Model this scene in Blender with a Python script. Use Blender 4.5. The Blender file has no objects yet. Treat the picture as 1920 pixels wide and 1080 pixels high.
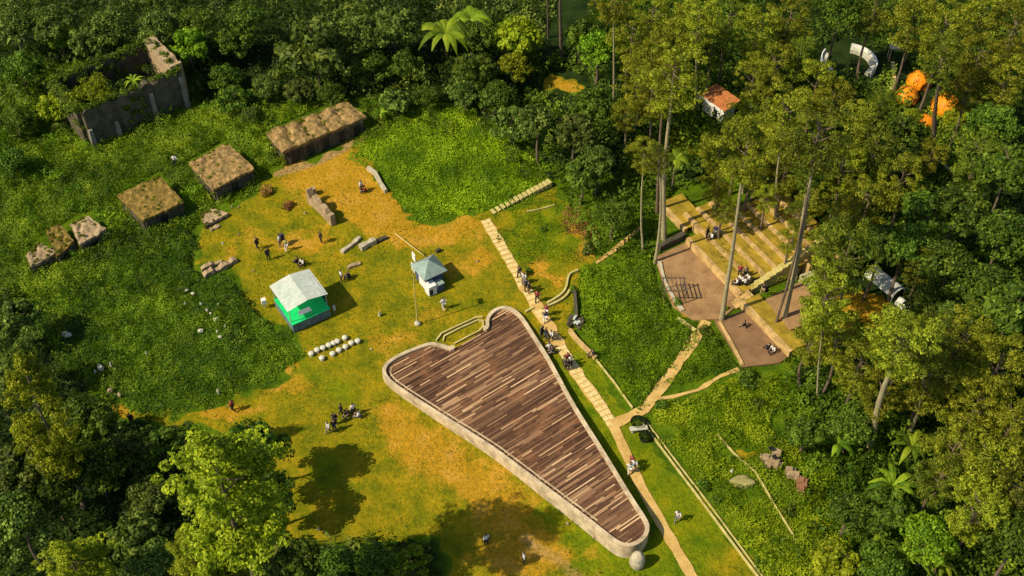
import bpy, math, random
import numpy as np
from mathutils import Vector, Matrix

random.seed(7)
RNG = np.random.default_rng(11)
C = bpy.context.scene.collection

# ------------------------------------------------------------------ camera
H = 94.0; PITCH = 47.0; F = 2300.0
TH = math.radians(90 - PITCH); ct, st = math.cos(TH), math.sin(TH)
cam_d = bpy.data.cameras.new('camera'); cam = bpy.data.objects.new('camera', cam_d); C.objects.link(cam)
cam.location = (0, 0, H); cam.rotation_euler = (TH, 0, 0)
cam_d.sensor_width = 36; cam_d.lens = 36 * F / 1920; cam_d.clip_end = 3000
bpy.context.scene.camera = cam

# ------------------------------------------------------------------ light
SUN_EL = 46.0; SH_AZ = 24.0      # shadows run 24 deg above +X
scn = bpy.context.scene
w = bpy.data.worlds.new("World"); scn.world = w; w.use_nodes = True
nt = w.node_tree; nt.nodes.clear()
sky = nt.nodes.new('ShaderNodeTexSky'); sky.sky_type = 'NISHITA'; sky.sun_disc = False
sky.sun_elevation = math.radians(SUN_EL); sky.sun_rotation = math.radians(270 - SH_AZ)
bg = nt.nodes.new('ShaderNodeBackground'); bg.inputs['Strength'].default_value = 0.11
wo = nt.nodes.new('ShaderNodeOutputWorld')
nt.links.new(sky.outputs[0], bg.inputs[0]); nt.links.new(bg.outputs[0], wo.inputs[0])
sd = bpy.data.lights.new('sun', 'SUN'); sd.energy = 5.0; sd.angle = math.radians(0.5); sd.color = (1.0, 0.87, 0.62)
sun = bpy.data.objects.new('sun', sd); C.objects.link(sun)
e, a = math.radians(SUN_EL), math.radians(SH_AZ)
sun.rotation_euler = Vector((math.cos(e)*math.cos(a), math.cos(e)*math.sin(a), -math.sin(e))).to_track_quat('-Z', 'Y').to_euler()
scn.view_settings.view_transform = 'Standard'; scn.view_settings.look = 'None'
scn.view_settings.exposure = 0.22; scn.view_settings.gamma = 1.0; scn.view_settings.use_curve_mapping = False

# ------------------------------------------------------------------ geometry helpers
def P(px, py, z=0.0):
    """point of the photograph -> real place at height z"""
    x = (px-960)/F; y = -(py-540)/F
    dy = y*ct + st; dz = y*st - ct
    t = (z-H)/dz
    return Vector((x*t, dy*t, z))
def proj(X, Y, Z=0.0):
    dz = Z - H
    yc = Y*ct + dz*st; zc = -Y*st + dz*ct
    return 960 + F*X/(-zc), 540 - F*yc/(-zc)

def tag(o, label=None, cat=None, group=None, kind=None):
    if label: o['label'] = label
    if cat: o['category'] = cat
    if group: o['group'] = group
    if kind: o['kind'] = kind
    return o
def thing(name, label, cat, loc=(0,0,0), rz=0.0, group=None):
    o = bpy.data.objects.new(name, None); C.objects.link(o)
    o.location = loc; o.rotation_euler = (0,0,rz); o.empty_display_size = .2
    return tag(o, label, cat, group)
def link(name, me, parent=None, loc=None):
    o = bpy.data.objects.new(name, me); C.objects.link(o)
    if parent is not None: o.parent = parent
    if loc is not None: o.location = loc
    return o
def copy_tree(o, parent=None):
    c = o.copy(); C.objects.link(c); c.parent = parent
    for ch in list(o.children): copy_tree(ch, c)
    return c

class MB:
    def __init__(s): s.v = []; s.f = []; s.m = []; s.sm = []
    def add(s, vs, fs, mi=0, smooth=False):
        b = len(s.v); s.v += [tuple(v) for v in vs]
        for f in fs: s.f.append(tuple(i+b for i in f)); s.m.append(mi); s.sm.append(smooth)
        return s
    def box(s, c, size, rz=0.0, mi=0, taper=1.0):
        x, y, z = size[0]/2, size[1]/2, size[2]/2
        vs = []
        cr, sr = math.cos(rz), math.sin(rz)
        for k, (sx, sy, sz) in enumerate([(-1,-1,-1),(1,-1,-1),(1,1,-1),(-1,1,-1),(-1,-1,1),(1,-1,1),(1,1,1),(-1,1,1)]):
            tt = taper if sz > 0 else 1
            X, Y = sx*x*tt, sy*y*tt
            vs.append((c[0]+X*cr-Y*sr, c[1]+X*sr+Y*cr, c[2]+sz*z))
        return s.add(vs, [(0,3,2,1),(4,5,6,7),(0,1,5,4),(1,2,6,5),(2,3,7,6),(3,0,4,7)], mi)
    def prism(s, poly, z0, z1, mi=0, cap=True):
        n = len(poly)
        zz0 = z0 if hasattr(z0, '__len__') else [z0]*n
        zz1 = z1 if hasattr(z1, '__len__') else [z1]*n
        vs = [(p[0],p[1],zz0[i]) for i,p in enumerate(poly)] + [(p[0],p[1],zz1[i]) for i,p in enumerate(poly)]
        area = sum(poly[i][0]*poly[(i+1)%n][1]-poly[(i+1)%n][0]*poly[i][1] for i in range(n))
        fs = []
        for i in range(n):
            j = (i+1)%n
            fs.append((i,j,n+j,n+i) if area > 0 else (j,i,n+i,n+j))
        if cap: fs.append(tuple(range(n,2*n)) if area > 0 else tuple(reversed(range(n,2*n))))
        return s.add(vs, fs, mi)
    def tube(s, p0, p1, r0, r1, n=7, mi=0, smooth=True, cap=True):
        p0 = Vector(p0); p1 = Vector(p1); d = (p1-p0)
        if d.length < 1e-6: return s
        d.normalize(); u = d.orthogonal().normalized(); v = d.cross(u)
        vs = []
        for p, r in ((p0,r0),(p1,r1)):
            for k in range(n):
                A = 2*math.pi*k/n; vs.append(p + u*(r*math.cos(A)) + v*(r*math.sin(A)))
        fs = [(k,(k+1)%n,n+(k+1)%n,n+k) for k in range(n)]
        s.add(vs, fs, mi, smooth)
        if cap: s.add(vs[n:], [tuple(range(n))], mi)
        return s
    def path_tube(s, pts, rs, n=7, mi=0):
        pts = [Vector(p) for p in pts]; rings = []
        for i, p in enumerate(pts):
            d = (pts[min(i+1,len(pts)-1)]-pts[max(i-1,0)]).normalized()
            u = Vector((1,0,0)) - d*d.x
            u.normalize(); v = d.cross(u)
            rings.append([p + u*(rs[i]*math.cos(2*math.pi*k/n)) + v*(rs[i]*math.sin(2*math.pi*k/n)) for k in range(n)])
        vs = [v for r in rings for v in r]
        fs = [(i*n+k, i*n+(k+1)%n, (i+1)*n+(k+1)%n, (i+1)*n+k) for i in range(len(pts)-1) for k in range(n)]
        s.add(vs, fs, mi, True); s.add(rings[-1], [tuple(range(n))], mi)
        return s
    def strip(s, pts, width, z0, z1, mi=0, closed=False, jag=0.0):
        """raised strip (kerb, wall) along a line; z1 may be a list"""
        n = len(pts); L = []; R = []
        for i in range(n):
            a_ = Vector(pts[(i-1)%n] if (closed or i>0) else pts[i]); b_ = Vector(pts[(i+1)%n] if (closed or i<n-1) else pts[i])
            d = Vector((b_.x-a_.x, b_.y-a_.y, 0)).normalized(); nn = Vector((-d.y, d.x, 0))
            wd = (width[i] if hasattr(width,'__len__') else width)/2 + random.uniform(-jag, jag)
            L.append((pts[i][0]+nn.x*wd, pts[i][1]+nn.y*wd)); R.append((pts[i][0]-nn.x*wd, pts[i][1]-nn.y*wd))
        zt = z1 if hasattr(z1,'__len__') else [z1]*n
        zb = z0 if hasattr(z0,'__len__') else [z0]*n
        vs = []
        for i in range(n): vs += [(*L[i],zb[i]),(*L[i],zt[i]),(*R[i],zt[i]),(*R[i],zb[i])]
        fs = []
        for i in range(n if closed else n-1):
            j = (i+1)%n; A = 4*i; B = 4*j
            fs += [(A+1,A,B,B+1),(A+2,A+1,B+1,B+2),(A+3,A+2,B+2,B+3)]
        if not closed: fs += [(0,1,2,3),(4*n-1,4*n-2,4*n-3,4*n-4)]
        return s.add(vs, fs, mi)
    def rock(s, c, r, mi=0, seed=0, n=7, rough=.25, flat=False):
        rr = random.Random(seed); vs = []; fs = []
        m = n-1
        vs.append((c[0], c[1], c[2]+r[2]))
        for i in range(1, m):
            ph = math.pi*i/m
            for k in range(n):
                th = 2*math.pi*k/n + (i%2)*.3
                q = 1 + rr.uniform(-rough, rough)
                vs.append((c[0]+r[0]*q*math.sin(ph)*math.cos(th), c[1]+r[1]*q*math.sin(ph)*math.sin(th), c[2]+r[2]*q*math.cos(ph)))
        vs.append((c[0], c[1], c[2]-r[2]))
        for k in range(n): fs.append((0, 1+k, 1+(k+1)%n))
        for i in range(m-2):
            for k in range(n):
                A = 1+i*n+k; B = 1+i*n+(k+1)%n; fs.append((A, A+n, B+n, B))
        last = len(vs)-1
        for k in range(n): fs.append((last, last-n+(k+1)%n, last-n+k))
        return s.add(vs, fs, mi, not flat)
    def build(s, name, mats, parent=None, loc=None):
        me = bpy.data.meshes.new(name); me.from_pydata(s.v, [], s.f)
        for m in (mats if isinstance(mats,(list,tuple)) else [mats]): me.materials.append(m)
        me.polygons.foreach_set('material_index', s.m); me.polygons.foreach_set('use_smooth', s.sm)
        me.update()
        return link(name, me, parent, loc)

def quads_mesh(name, V, tint, mat):
    """V: (n,4,3) leaf quads, tint: (n,) shade of each leaf"""
    n = len(V); me = bpy.data.meshes.new(name)
    me.vertices.add(4*n); me.vertices.foreach_set('co', V.reshape(-1).astype(np.float32))
    me.loops.add(4*n); me.loops.foreach_set('vertex_index', np.arange(4*n, dtype=np.int32))
    me.polygons.add(n); me.polygons.foreach_set('loop_start', np.arange(0,4*n,4,dtype=np.int32))
    me.polygons.foreach_set('loop_total', np.full(n,4,dtype=np.int32))
    at = me.attributes.new('tint', 'FLOAT', 'POINT'); at.data.foreach_set('value', np.repeat(tint,4).astype(np.float32))
    me.materials.append(mat); me.update(calc_edges=True)
    return me
def leaves(pos, nrm, size, aspect=.6, rng=RNG):
    n = len(pos); nrm = nrm/np.maximum(np.linalg.norm(nrm,axis=1,keepdims=True),1e-6)
    r = rng.normal(size=(n,3)); u = np.cross(nrm, r); u /= np.maximum(np.linalg.norm(u,axis=1,keepdims=True),1e-6)
    v = np.cross(nrm, u)
    sz = (size*rng.uniform(.6,1.35,n))[:,None]/2
    U = u*sz; W = v*sz*aspect
    return np.stack([pos-U*.9-W*.35, pos+U*.1-W, pos+U*1.1+W*.1, pos-U*.05+W], axis=1)

class Noise:
    def __init__(s, seed, n=64): s.n = n; s.g = np.random.default_rng(seed).uniform(-1,1,(n,n))
    def __call__(s, x, y, scale):
        x = np.asarray(x,float)/scale; y = np.asarray(y,float)/scale
        xi = np.floor(x).astype(int); yi = np.floor(y).astype(int); fx = x-xi; fy = y-yi
        fx = fx*fx*(3-2*fx); fy = fy*fy*(3-2*fy); n = s.n
        g = s.g; a_ = g[xi%n,yi%n]; b_ = g[(xi+1)%n,yi%n]; c_ = g[xi%n,(yi+1)%n]; d_ = g[(xi+1)%n,(yi+1)%n]
        return (a_*(1-fx)+b_*fx)*(1-fy)+(c_*(1-fx)+d_*fx)*fy
NZ = Noise(3)
def inside(poly, x, y):
    poly = [(p[0],p[1]) for p in poly]; r = np.zeros(x.shape, bool); n = len(poly)
    for i in range(n):
        x0,y0 = poly[i]; x1,y1 = poly[(i+1)%n]
        if y0 == y1: continue
        cnd = ((y0 > y) != (y1 > y)) & (x < (x1-x0)*(y-y0)/(y1-y0)+x0); r ^= cnd
    return r
def dist_poly(pts, x, y, closed=True):
    d = np.full(x.shape, 1e9); n = len(pts)
    for i in range(n if closed else n-1):
        ax,ay = pts[i][0],pts[i][1]; bx,by = pts[(i+1)%n][0],pts[(i+1)%n][1]
        vx,vy = bx-ax,by-ay; L = vx*vx+vy*vy+1e-9
        t = np.clip(((x-ax)*vx+(y-ay)*vy)/L,0,1); d = np.minimum(d, np.hypot(x-ax-t*vx, y-ay-t*vy))
    return d
def chaikin(pts, it=2, closed=True):
    pts = [Vector(p) for p in pts]
    for _ in range(it):
        q = []; n = len(pts)
        if not closed: q.append(pts[0])
        for i in range(n if closed else n-1):
            a_, b_ = pts[i], pts[(i+1)%n]
            q += [a_*.75+b_*.25, a_*.25+b_*.75]
        if not closed: q.append(pts[-1])
        pts = q
    return pts
def resample(pts, step):
    out = [Vector(pts[0])]
    for i in range(len(pts)-1):
        a_, b_ = Vector(pts[i]), Vector(pts[i+1]); L = (b_-a_).length; n = max(1,int(L/step))
        out += [a_.lerp(b_, k/n) for k in range(1,n+1)]
    return out

# ------------------------------------------------------------------ materials
class NT:
    def __init__(s, name):
        s.mat = bpy.data.materials.new(name); s.mat.use_nodes = True; s.t = s.mat.node_tree
        s.t.nodes.clear(); s.out = s.n('ShaderNodeOutputMaterial')
    def n(s, t, **kw):
        nd = s.t.nodes.new(t)
        for k, v in kw.items():
            if k.startswith('_'): setattr(nd, k[1:], v)
        return nd
    def l(s, a_, b_): s.t.links.new(a_, b_)
    def coord(s, kind='Object', loc=None):
        return s.n('ShaderNodeTexCoord').outputs[kind]
    def noise(s, scale, detail=4, rough=.55, co=None, dist=0.0):
        nd = s.n('ShaderNodeTexNoise'); nd.inputs['Scale'].default_value = scale; nd.inputs['Detail'].default_value = detail
        nd.inputs['Roughness'].default_value = rough; nd.inputs['Distortion'].default_value = dist
        s.l(co if co is not None else s.coord(), nd.inputs['Vector']); return nd.outputs['Fac']
    def ramp(s, fac, stops, interp='LINEAR'):
        nd = s.n('ShaderNodeValToRGB'); nd.color_ramp.interpolation = interp; el = nd.color_ramp.elements
        while len(el) < len(stops): el.new(.5)
        for i, (p, c) in enumerate(stops):
            el[i].position = p; el[i].color = (*c, 1) if hasattr(c,'__len__') else (c,c,c,1)
        s.l(fac, nd.inputs[0]); return nd.outputs[0]
    def mix(s, fac, a_, b_, mode='MIX'):
        nd = s.n('ShaderNodeMix', _data_type='RGBA', _blend_type=mode)
        for sock, v in ((nd.inputs[0],fac),(nd.inputs[6],a_),(nd.inputs[7],b_)):
            if isinstance(v, bpy.types.NodeSocket): s.l(v, sock)
            elif hasattr(v,'__len__'): sock.default_value = (*v,1)
            else: sock.default_value = v
        return nd.outputs[2]
    def math(s, op, a_, b_=0.0, clamp=False):
        nd = s.n('ShaderNodeMath', _operation=op, _use_clamp=clamp)
        for i, v in enumerate((a_,b_)):
            if isinstance(v, bpy.types.NodeSocket): s.l(v, nd.inputs[i])
            else: nd.inputs[i].default_value = v
        return nd.outputs[0]
    def attr(s, name, out='Fac'):
        nd = s.n('ShaderNodeAttribute'); nd.attribute_name = name; return nd.outputs[out]
    def bump(s, h, strength=.5, dist=.1):
        nd = s.n('ShaderNodeBump'); nd.inputs['Strength'].default_value = strength; nd.inputs['Distance'].default_value = dist
        s.l(h, nd.inputs['Height']); return nd.outputs[0]
    def pbr(s, col, rough=.85, normal=None, spec=.2, metal=0.0):
        b = s.n('ShaderNodeBsdfPrincipled'); s.bsdf = b
        if isinstance(col, bpy.types.NodeSocket): s.l(col, b.inputs['Base Color'])
        else: b.inputs['Base Color'].default_value = (*col,1)
        b.inputs['Roughness'].default_value = rough; b.inputs['Specular IOR Level'].default_value = spec
        b.inputs['Metallic'].default_value = metal
        if normal is not None: s.l(normal, b.inputs['Normal'])
        s.l(b.outputs[0], s.out.inputs[0]); return s.mat
def rough_mat(name, c0, c1, scale=2.0, rough=.85, bump=.4, fine=12.0, c2=None, spec=.2, bd=.05):
    t = NT(name); co = t.coord()
    n1 = t.noise(scale, 5, .6, co); n2 = t.noise(fine, 3, .6, co)
    stops = [(.3,c0),(.62,c1)] + ([(.75,c2)] if c2 else [])
    col = t.ramp(n1, stops)
    col = t.mix(.35, col, t.ramp(n2, [(.3,.25),(.7,1.0)]), 'MULTIPLY')
    return t.pbr(col, rough, t.bump(t.math('ADD', n2, n1), bump, bd), spec)
def leaf_mat(name, dark, mid, light, var=.14, trans=.38):
    t = NT(name); ti = t.attr('tint')
    oi = t.n('ShaderNodeObjectInfo').outputs['Random']
    col = t.ramp(ti, [(0.0,dark),(.5,mid),(1.0,light)])  # random leaf tones; the light end also paints sunlit sparkle
    hs = t.n('ShaderNodeHueSaturation')
    t.l(t.math('ADD', t.math('MULTIPLY', t.math('SUBTRACT', oi, .45), var*.22), .5), hs.inputs['Hue'])
    t.l(t.math('ADD', t.math('MULTIPLY', oi, var*4), 1-var*2), hs.inputs['Value'])
    t.l(col, hs.inputs['Color'])
    b = t.n('ShaderNodeBsdfPrincipled'); b.inputs['Roughness'].default_value = .6; b.inputs['Specular IOR Level'].default_value = .18
    t.l(hs.outputs[0], b.inputs['Base Color'])
    tr = t.n('ShaderNodeBsdfTranslucent'); t.l(t.mix(1.0, hs.outputs[0], (1.15,1.2,.5), 'MULTIPLY'), tr.inputs[0])
    mx = t.n('ShaderNodeMixShader'); mx.inputs[0].default_value = trans
    t.l(b.outputs[0], mx.inputs[1]); t.l(tr.outputs[0], mx.inputs[2]); t.l(mx.outputs[0], t.out.inputs[0])
    return t.mat

M = {}
M['broad'] = leaf_mat('broadleaf_foliage', (.022,.048,.005), (.075,.135,.009), (.24,.33,.028))
M['broad_grey'] = leaf_mat('grey_green_foliage', (.024,.046,.007), (.090,.140,.017), (.31,.37,.06))
M['bright'] = leaf_mat('bright_foliage', (.05,.11,.004), (.15,.25,.008), (.34,.46,.02))
M['pine'] = leaf_mat('pine_foliage', (.055,.072,.004), (.20,.225,.010), (.46,.46,.03))
M['pine_dark'] = leaf_mat('dark_pine_foliage', (.032,.052,.005), (.115,.150,.010), (.30,.34,.022))
M['gold'] = leaf_mat('golden_foliage', (.07,.10,.003), (.22,.26,.008), (.48,.50,.02))
M['herb'] = leaf_mat('meadow_foliage', (.020,.052,.004), (.092,.158,.006), (.30,.39,.018))
M['herb_bright'] = leaf_mat('bright_meadow_foliage', (.06,.125,.003), (.215,.335,.004), (.44,.56,.012))
M['bark'] = rough_mat('bark', (.09,.06,.04), (.20,.15,.10), 3, bump=.6)
M['bark_pale'] = rough_mat('pale_bark', (.26,.22,.12), (.42,.36,.2), 3, bump=.5)
M['concrete'] = rough_mat('weathered_concrete', (.34,.26,.16), (.70,.56,.36), 1.0, bump=.4, fine=5, c2=(.62,.47,.28))
M['kerb'] = rough_mat('mossy_kerb', (.40,.34,.09), (.62,.52,.20), 1.5, bump=.3)
M['stone'] = rough_mat('pale_stone', (.35,.30,.20), (.55,.48,.34), 2, bump=.5)
M['white_stone'] = rough_mat('white_stone', (.36,.35,.25), (.62,.60,.47), 3, bump=.4)
M['ruin'] = rough_mat('ruined_wall', (.04,.036,.025), (.13,.11,.07), .9, bump=.9, fine=7, bd=.15)  # darkened tone also carries the near-black shade of hut walls
M['ruin_lit'] = rough_mat('ruined_stone_lit', (.28,.20,.11), (.48,.35,.2), 1.5, bump=.8, fine=8, bd=.12)  # lighter lit counterpart of the dark ruin stone; sunlight is in the tone
M['roof'] = rough_mat('mossy_roof', (.10,.085,.015), (.42,.26,.10), 1.9, bump=1, fine=5, c2=(.62,.42,.20), bd=.15)
M['roof_moss'] = rough_mat('moss_covered_roof', (.09,.085,.012), (.32,.20,.045), 1.9, bump=1, fine=5, c2=(.44,.30,.10), bd=.15)
M['plaza'] = rough_mat('brown_paving', (.22,.125,.055), (.38,.225,.10), .6, bump=.3, fine=6)
M['plaza_dark'] = rough_mat('dark_brown_paving', (.15,.085,.043), (.27,.155,.075), .5, bump=.3, fine=6)
M['terrace_wall'] = rough_mat('sandstone_wall', (.28,.18,.06), (.64,.43,.17), 1.2, bump=.4, fine=6)
M['terrace_grass'] = rough_mat('terrace_grass', (.17,.13,.012), (.40,.27,.025), .8, bump=.6, fine=7, c2=(.24,.22,.015))
M['stool'] = rough_mat('cream_vinyl', (.50,.48,.38), (.70,.68,.57), 3, rough=.6, bump=.1)
M['white'] = rough_mat('white_plastic', (.74,.73,.68), (.82,.81,.76), 2, rough=.5, bump=.05)
M['canvas'] = rough_mat('grey_white_canvas', (.70,.75,.68), (.86,.87,.81), .8, rough=.6, bump=.25, fine=3)
bs_ = M['canvas'].node_tree.nodes; tr_c = bs_.new('ShaderNodeBsdfTranslucent'); tr_c.inputs[0].default_value = (.75,.78,.72,1); mx_c = bs_.new('ShaderNodeMixShader'); mx_c.inputs[0].default_value = .35
_o = [n for n in bs_ if n.type=='OUTPUT_MATERIAL'][0]; _b = [n for n in bs_ if n.type=='BSDF_PRINCIPLED'][0]; _l = M['canvas'].node_tree.links
_l.new(_b.outputs[0], mx_c.inputs[1]); _l.new(tr_c.outputs[0], mx_c.inputs[2]); _l.new(mx_c.outputs[0], _o.inputs[0])
M['green'] = rough_mat('green_carpet', (.0,.52,.12), (.01,.62,.17), 1, bump=.05, fine=4)
M['skirt'] = rough_mat('blue_skirt', (.07,.12,.13), (.16,.24,.25), 2, bump=.2)
M['steel'] = rough_mat('steel', (.35,.35,.33), (.5,.5,.47), 4, rough=.4, bump=.05, spec=.5)
M['teal'] = rough_mat('teal_roof', (.17,.26,.23), (.30,.38,.34), 1.5, rough=.5, bump=.2)
M['navy'] = rough_mat('navy_wall', (.05,.07,.15), (.08,.10,.2), 2, bump=.1)
M['orange'] = rough_mat('orange_nylon', (.70,.17,.004), (.88,.33,.01), 1.2, rough=.5, bump=.2)
M['tile'] = rough_mat('orange_tiles', (.34,.10,.03), (.50,.19,.06), 2, bump=.6, fine=9)
M['black'] = rough_mat('black_paint', (.012,.012,.012), (.03,.03,.03), 3, rough=.4, bump=.05)
M['wood'] = rough_mat('weathered_timber', (.45,.33,.16), (.62,.48,.26), 3, bump=.3)
M['skin'] = rough_mat('skin', (.30,.17,.10), (.36,.21,.13), 3, bump=.02, fine=3)
M['hair'] = rough_mat('black_hair', (.01,.008,.006), (.02,.016,.012), 5, bump=.1)
for nm, c in {'cloth_white':(.75,.73,.68),'cloth_black':(.02,.02,.022),'cloth_navy':(.03,.04,.09),'cloth_red':(.35,.05,.04),'cloth_grey':(.2,.2,.2),'cloth_khaki':(.3,.22,.1),'cloth_yellow':(.6,.5,.1)}.items():
    M[nm] = rough_mat(nm, tuple(.85*q for q in c), c, 4, bump=.1)

# ---- ground material (wear, dry grass and bare earth come from per-place masks)
t = NT('grassland'); co = t.coord()
n_big = t.noise(.09, 4, .55, co); n_mid = t.noise(.45, 5, .62, co); n_f = t.noise(2.4, 5, .68, co); n_ff = t.noise(7.5, 4, .7, co)
def edge(att, amt=.5, lo=.40, hi=.62):
    return t.ramp(t.math('ADD', t.attr(att), t.math('MULTIPLY', t.math('SUBTRACT', t.math('ADD', t.math('MULTIPLY',n_mid,.6), t.math('MULTIPLY',n_f,.4)), .5), amt)), [(lo,0.0),(hi,1.0)])
lawn = t.ramp(n_mid, [(.30,(.125,.150,.006)),(.48,(.245,.215,.007)),(.66,(.40,.275,.010))])
greenl = t.ramp(n_mid, [(.30,(.085,.150,.004)),(.52,(.19,.225,.005)),(.70,(.30,.26,.008))])
dryc = t.ramp(n_mid, [(.30,(.40,.235,.012)),(.5,(.52,.28,.018)),(.68,(.60,.32,.045))])
soilc = t.ramp(n_f, [(.3,(.30,.175,.055)),(.7,(.52,.33,.13))])
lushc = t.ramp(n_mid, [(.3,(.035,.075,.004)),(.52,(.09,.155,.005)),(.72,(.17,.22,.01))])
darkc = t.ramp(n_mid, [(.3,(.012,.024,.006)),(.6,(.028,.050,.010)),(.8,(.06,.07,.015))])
col = t.mix(edge('green', .6), lawn, greenl)
col = t.mix(edge('dry', .9, .30, .75), col, dryc)
col = t.mix(edge('soil', .7, .35, .6), col, soilc)
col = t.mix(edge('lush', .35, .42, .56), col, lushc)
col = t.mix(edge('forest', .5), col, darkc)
col = t.mix(.75, col, t.ramp(n_f, [(.30,(.40,.55,.5)),(.50,(.90,.95,.9)),(.75,(1.25,1.15,1.0))]), 'MULTIPLY')
col = t.mix(.55, col, t.ramp(n_ff, [(.30,(.35,.42,.45)),(.55,(1.0,1.0,1.0)),(.8,(1.3,1.2,1.0))]), 'MULTIPLY')
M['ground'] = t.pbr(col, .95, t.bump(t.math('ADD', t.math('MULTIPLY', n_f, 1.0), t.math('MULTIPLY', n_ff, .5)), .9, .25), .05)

def leaf_blob(centers, radii, per, size, seed=0, up=.4, aspect=.6, base_tint=.5):
    r = np.random.default_rng(seed); P_=[];N_=[];T_=[]
    for c_, R_ in zip(centers, radii):
        n = int(per); dv = r.normal(size=(n,3)); dv[:,2] = dv[:,2]*.8+up*.6; dv /= np.linalg.norm(dv,axis=1,keepdims=True)
        rad = r.uniform(.45,1.0,n)**.6
        P_.append(np.array(c_)+dv*np.array(R_)*rad[:,None]); N_.append(dv+r.normal(size=(n,3))*.45+np.array([0,0,up*.4]))
        T_.append(np.clip(base_tint + r.normal(0,.22,n) + r.normal(0,.10),0,1))
    Pn = np.concatenate(P_); return leaves(Pn, np.concatenate(N_), size, aspect, r), np.concatenate(T_)
def blob_obj(name, centers, radii, per, size, mat, parent=None, seed=0, loc=None, **kw):
    V_, T_ = leaf_blob(centers, radii, per, size, seed, **kw); return link(name, quads_mesh(name, V_, T_, M[mat]), parent, loc)
# ------------------------------------------------------------------ ground
LAWN = [(205,765),(250,802),(360,790),(400,800),(440,830),(480,900),(520,960),(545,1012),(640,1012),(700,1004),(830,1020),(830,1150),(1010,1150),(1470,1150),(1425,1085),(1190,790),(1115,675),(1070,625),(1080,560),(1088,505),(1112,480),(1060,400),(1045,345),(960,388),(905,402),(782,418),(722,352),(703,312),(655,300),(700,235),(600,290),(500,325),(478,365),(430,400),(372,400),(380,440),(365,500),(430,500),(470,560),(500,600),(555,640),(580,672),(500,720),(420,757),(350,778)]
FOREST = [[(-400,560),(60,560),(150,700),(230,800),(400,830),(470,930),(560,1020),(820,1030),(820,1400),(-400,1400)],
          [(-400,-300),(2400,-300),(2400,1400),(1560,1400),(1500,860),(1480,700),(1560,560),(1560,470),(1400,300),(1230,360),(1060,300),(960,230),(700,180),(400,220),(360,110),(100,110),(-400,260)]]
DRY = [(600,335,95,45,1.0),(690,350,70,60,1.0),(730,400,60,30,.9),(640,300,60,35,1.1),(560,460,80,30,.55),(580,455,35,18,.9),(850,430,90,35,.75),(800,445,60,22,.6),(900,490,30,18,.8),
       (1020,514,38,14,1.1),(1060,515,22,9,.9),(430,768,70,16,1.0),(232,770,24,24,1.0),(490,720,70,20,.6),(560,705,60,20,.5),(740,790,50,45,1.1),(800,840,70,50,1.1),(880,900,75,45,1.2),(960,960,60,40,1.0),(1010,1040,95,40,1.0),(900,1050,80,35,.6),
       (760,640,50,22,.55),(800,600,30,25,.5),(730,660,30,18,.5),(660,545,50,30,.3),(470,440,30,20,.5),(440,480,30,18,.6),(1385,850,34,14,.7),(1340,800,60,30,.3),(1090,420,22,45,.9),(1110,450,20,20,1.0),(1310,590,60,35,.9),(1560,600,90,60,.8),(1620,560,50,50,1.0),
       (1060,165,60,20,.8),(970,100,40,50,.35),(1200,300,50,60,.8),(700,640,25,12,.5),(610,970,70,30,.35),(1265,760,8,60,.0),(840,500,70,18,.5),(700,420,50,20,.8)]
GREENS = [(1250,900,170,200,1.0),(1100,720,70,90,1.0),(1010,440,75,75,1.2),(850,720,30,10,0),(930,870,30,60,.5),(1060,980,60,50,1.0),(560,690,60,30,.5),(650,730,70,45,.6),(620,880,70,60,.6),(820,560,60,25,.35),(1180,1050,120,60,.8),(530,640,50,25,.5),(720,560,40,22,.35),(450,500,25,15,.3),(870,790,60,60,.5)]
SOILL = [([(700,745),(760,800),(830,840),(900,900),(960,940),(1040,1000),(1135,1090)], 10, .35),([(985,1010),(1060,1060),(1100,1100)], 20, .5),([(520,325),(600,300),(690,255)], 7, .9)]
ax = np.concatenate([[-900,-500,-250,-140,-100], np.arange(-78,78.01,.36), [100,140,250,500,900]])
ay = np.concatenate([[-300,-100,0,25,38], np.arange(46,150.01,.36), [165,190,250,400,800,1500]])
GX, GY = np.meshgrid(ax, ay); nx, ny = len(ax), len(ay)
px_, py_ = proj(GX, np.maximum(GY,1.0)); far = (GY < 30)
px_[far] = -5000
MASK = {}
lawnW = [P(*p) for p in LAWN]
WX = GX+NZ(GX,GY,2.5)*.9+NZ(GX+40,GY,.9)*.55; WY = GY+NZ(GY,GX+20,2.5)*.9+NZ(GY,GX+60,.9)*.55
dl = dist_poly(lawnW, WX, WY); ins = inside(lawnW, WX, WY)
MASK['lush'] = np.clip(.5 + np.where(ins, -dl, dl)*.55, 0, 1)
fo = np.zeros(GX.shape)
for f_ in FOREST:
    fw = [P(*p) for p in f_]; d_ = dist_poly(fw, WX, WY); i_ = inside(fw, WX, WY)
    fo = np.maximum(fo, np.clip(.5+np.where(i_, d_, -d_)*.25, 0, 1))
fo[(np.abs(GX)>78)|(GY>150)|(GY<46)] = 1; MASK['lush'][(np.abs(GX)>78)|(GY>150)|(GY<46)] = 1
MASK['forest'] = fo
def spots(lst):
    m = np.zeros(GX.shape)
    qx,qy = px_+(WX-GX)*26, py_-(WY-GY)*20
    for cx,cy,rx,ry,s in lst: m = m + s*np.exp(-(((qx-cx)/rx)**2+((qy-cy)/ry)**2)*1.1)
    return np.clip(m,0,1)
MASK['dry'] = spots(DRY); MASK['green'] = spots(GREENS)
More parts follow.
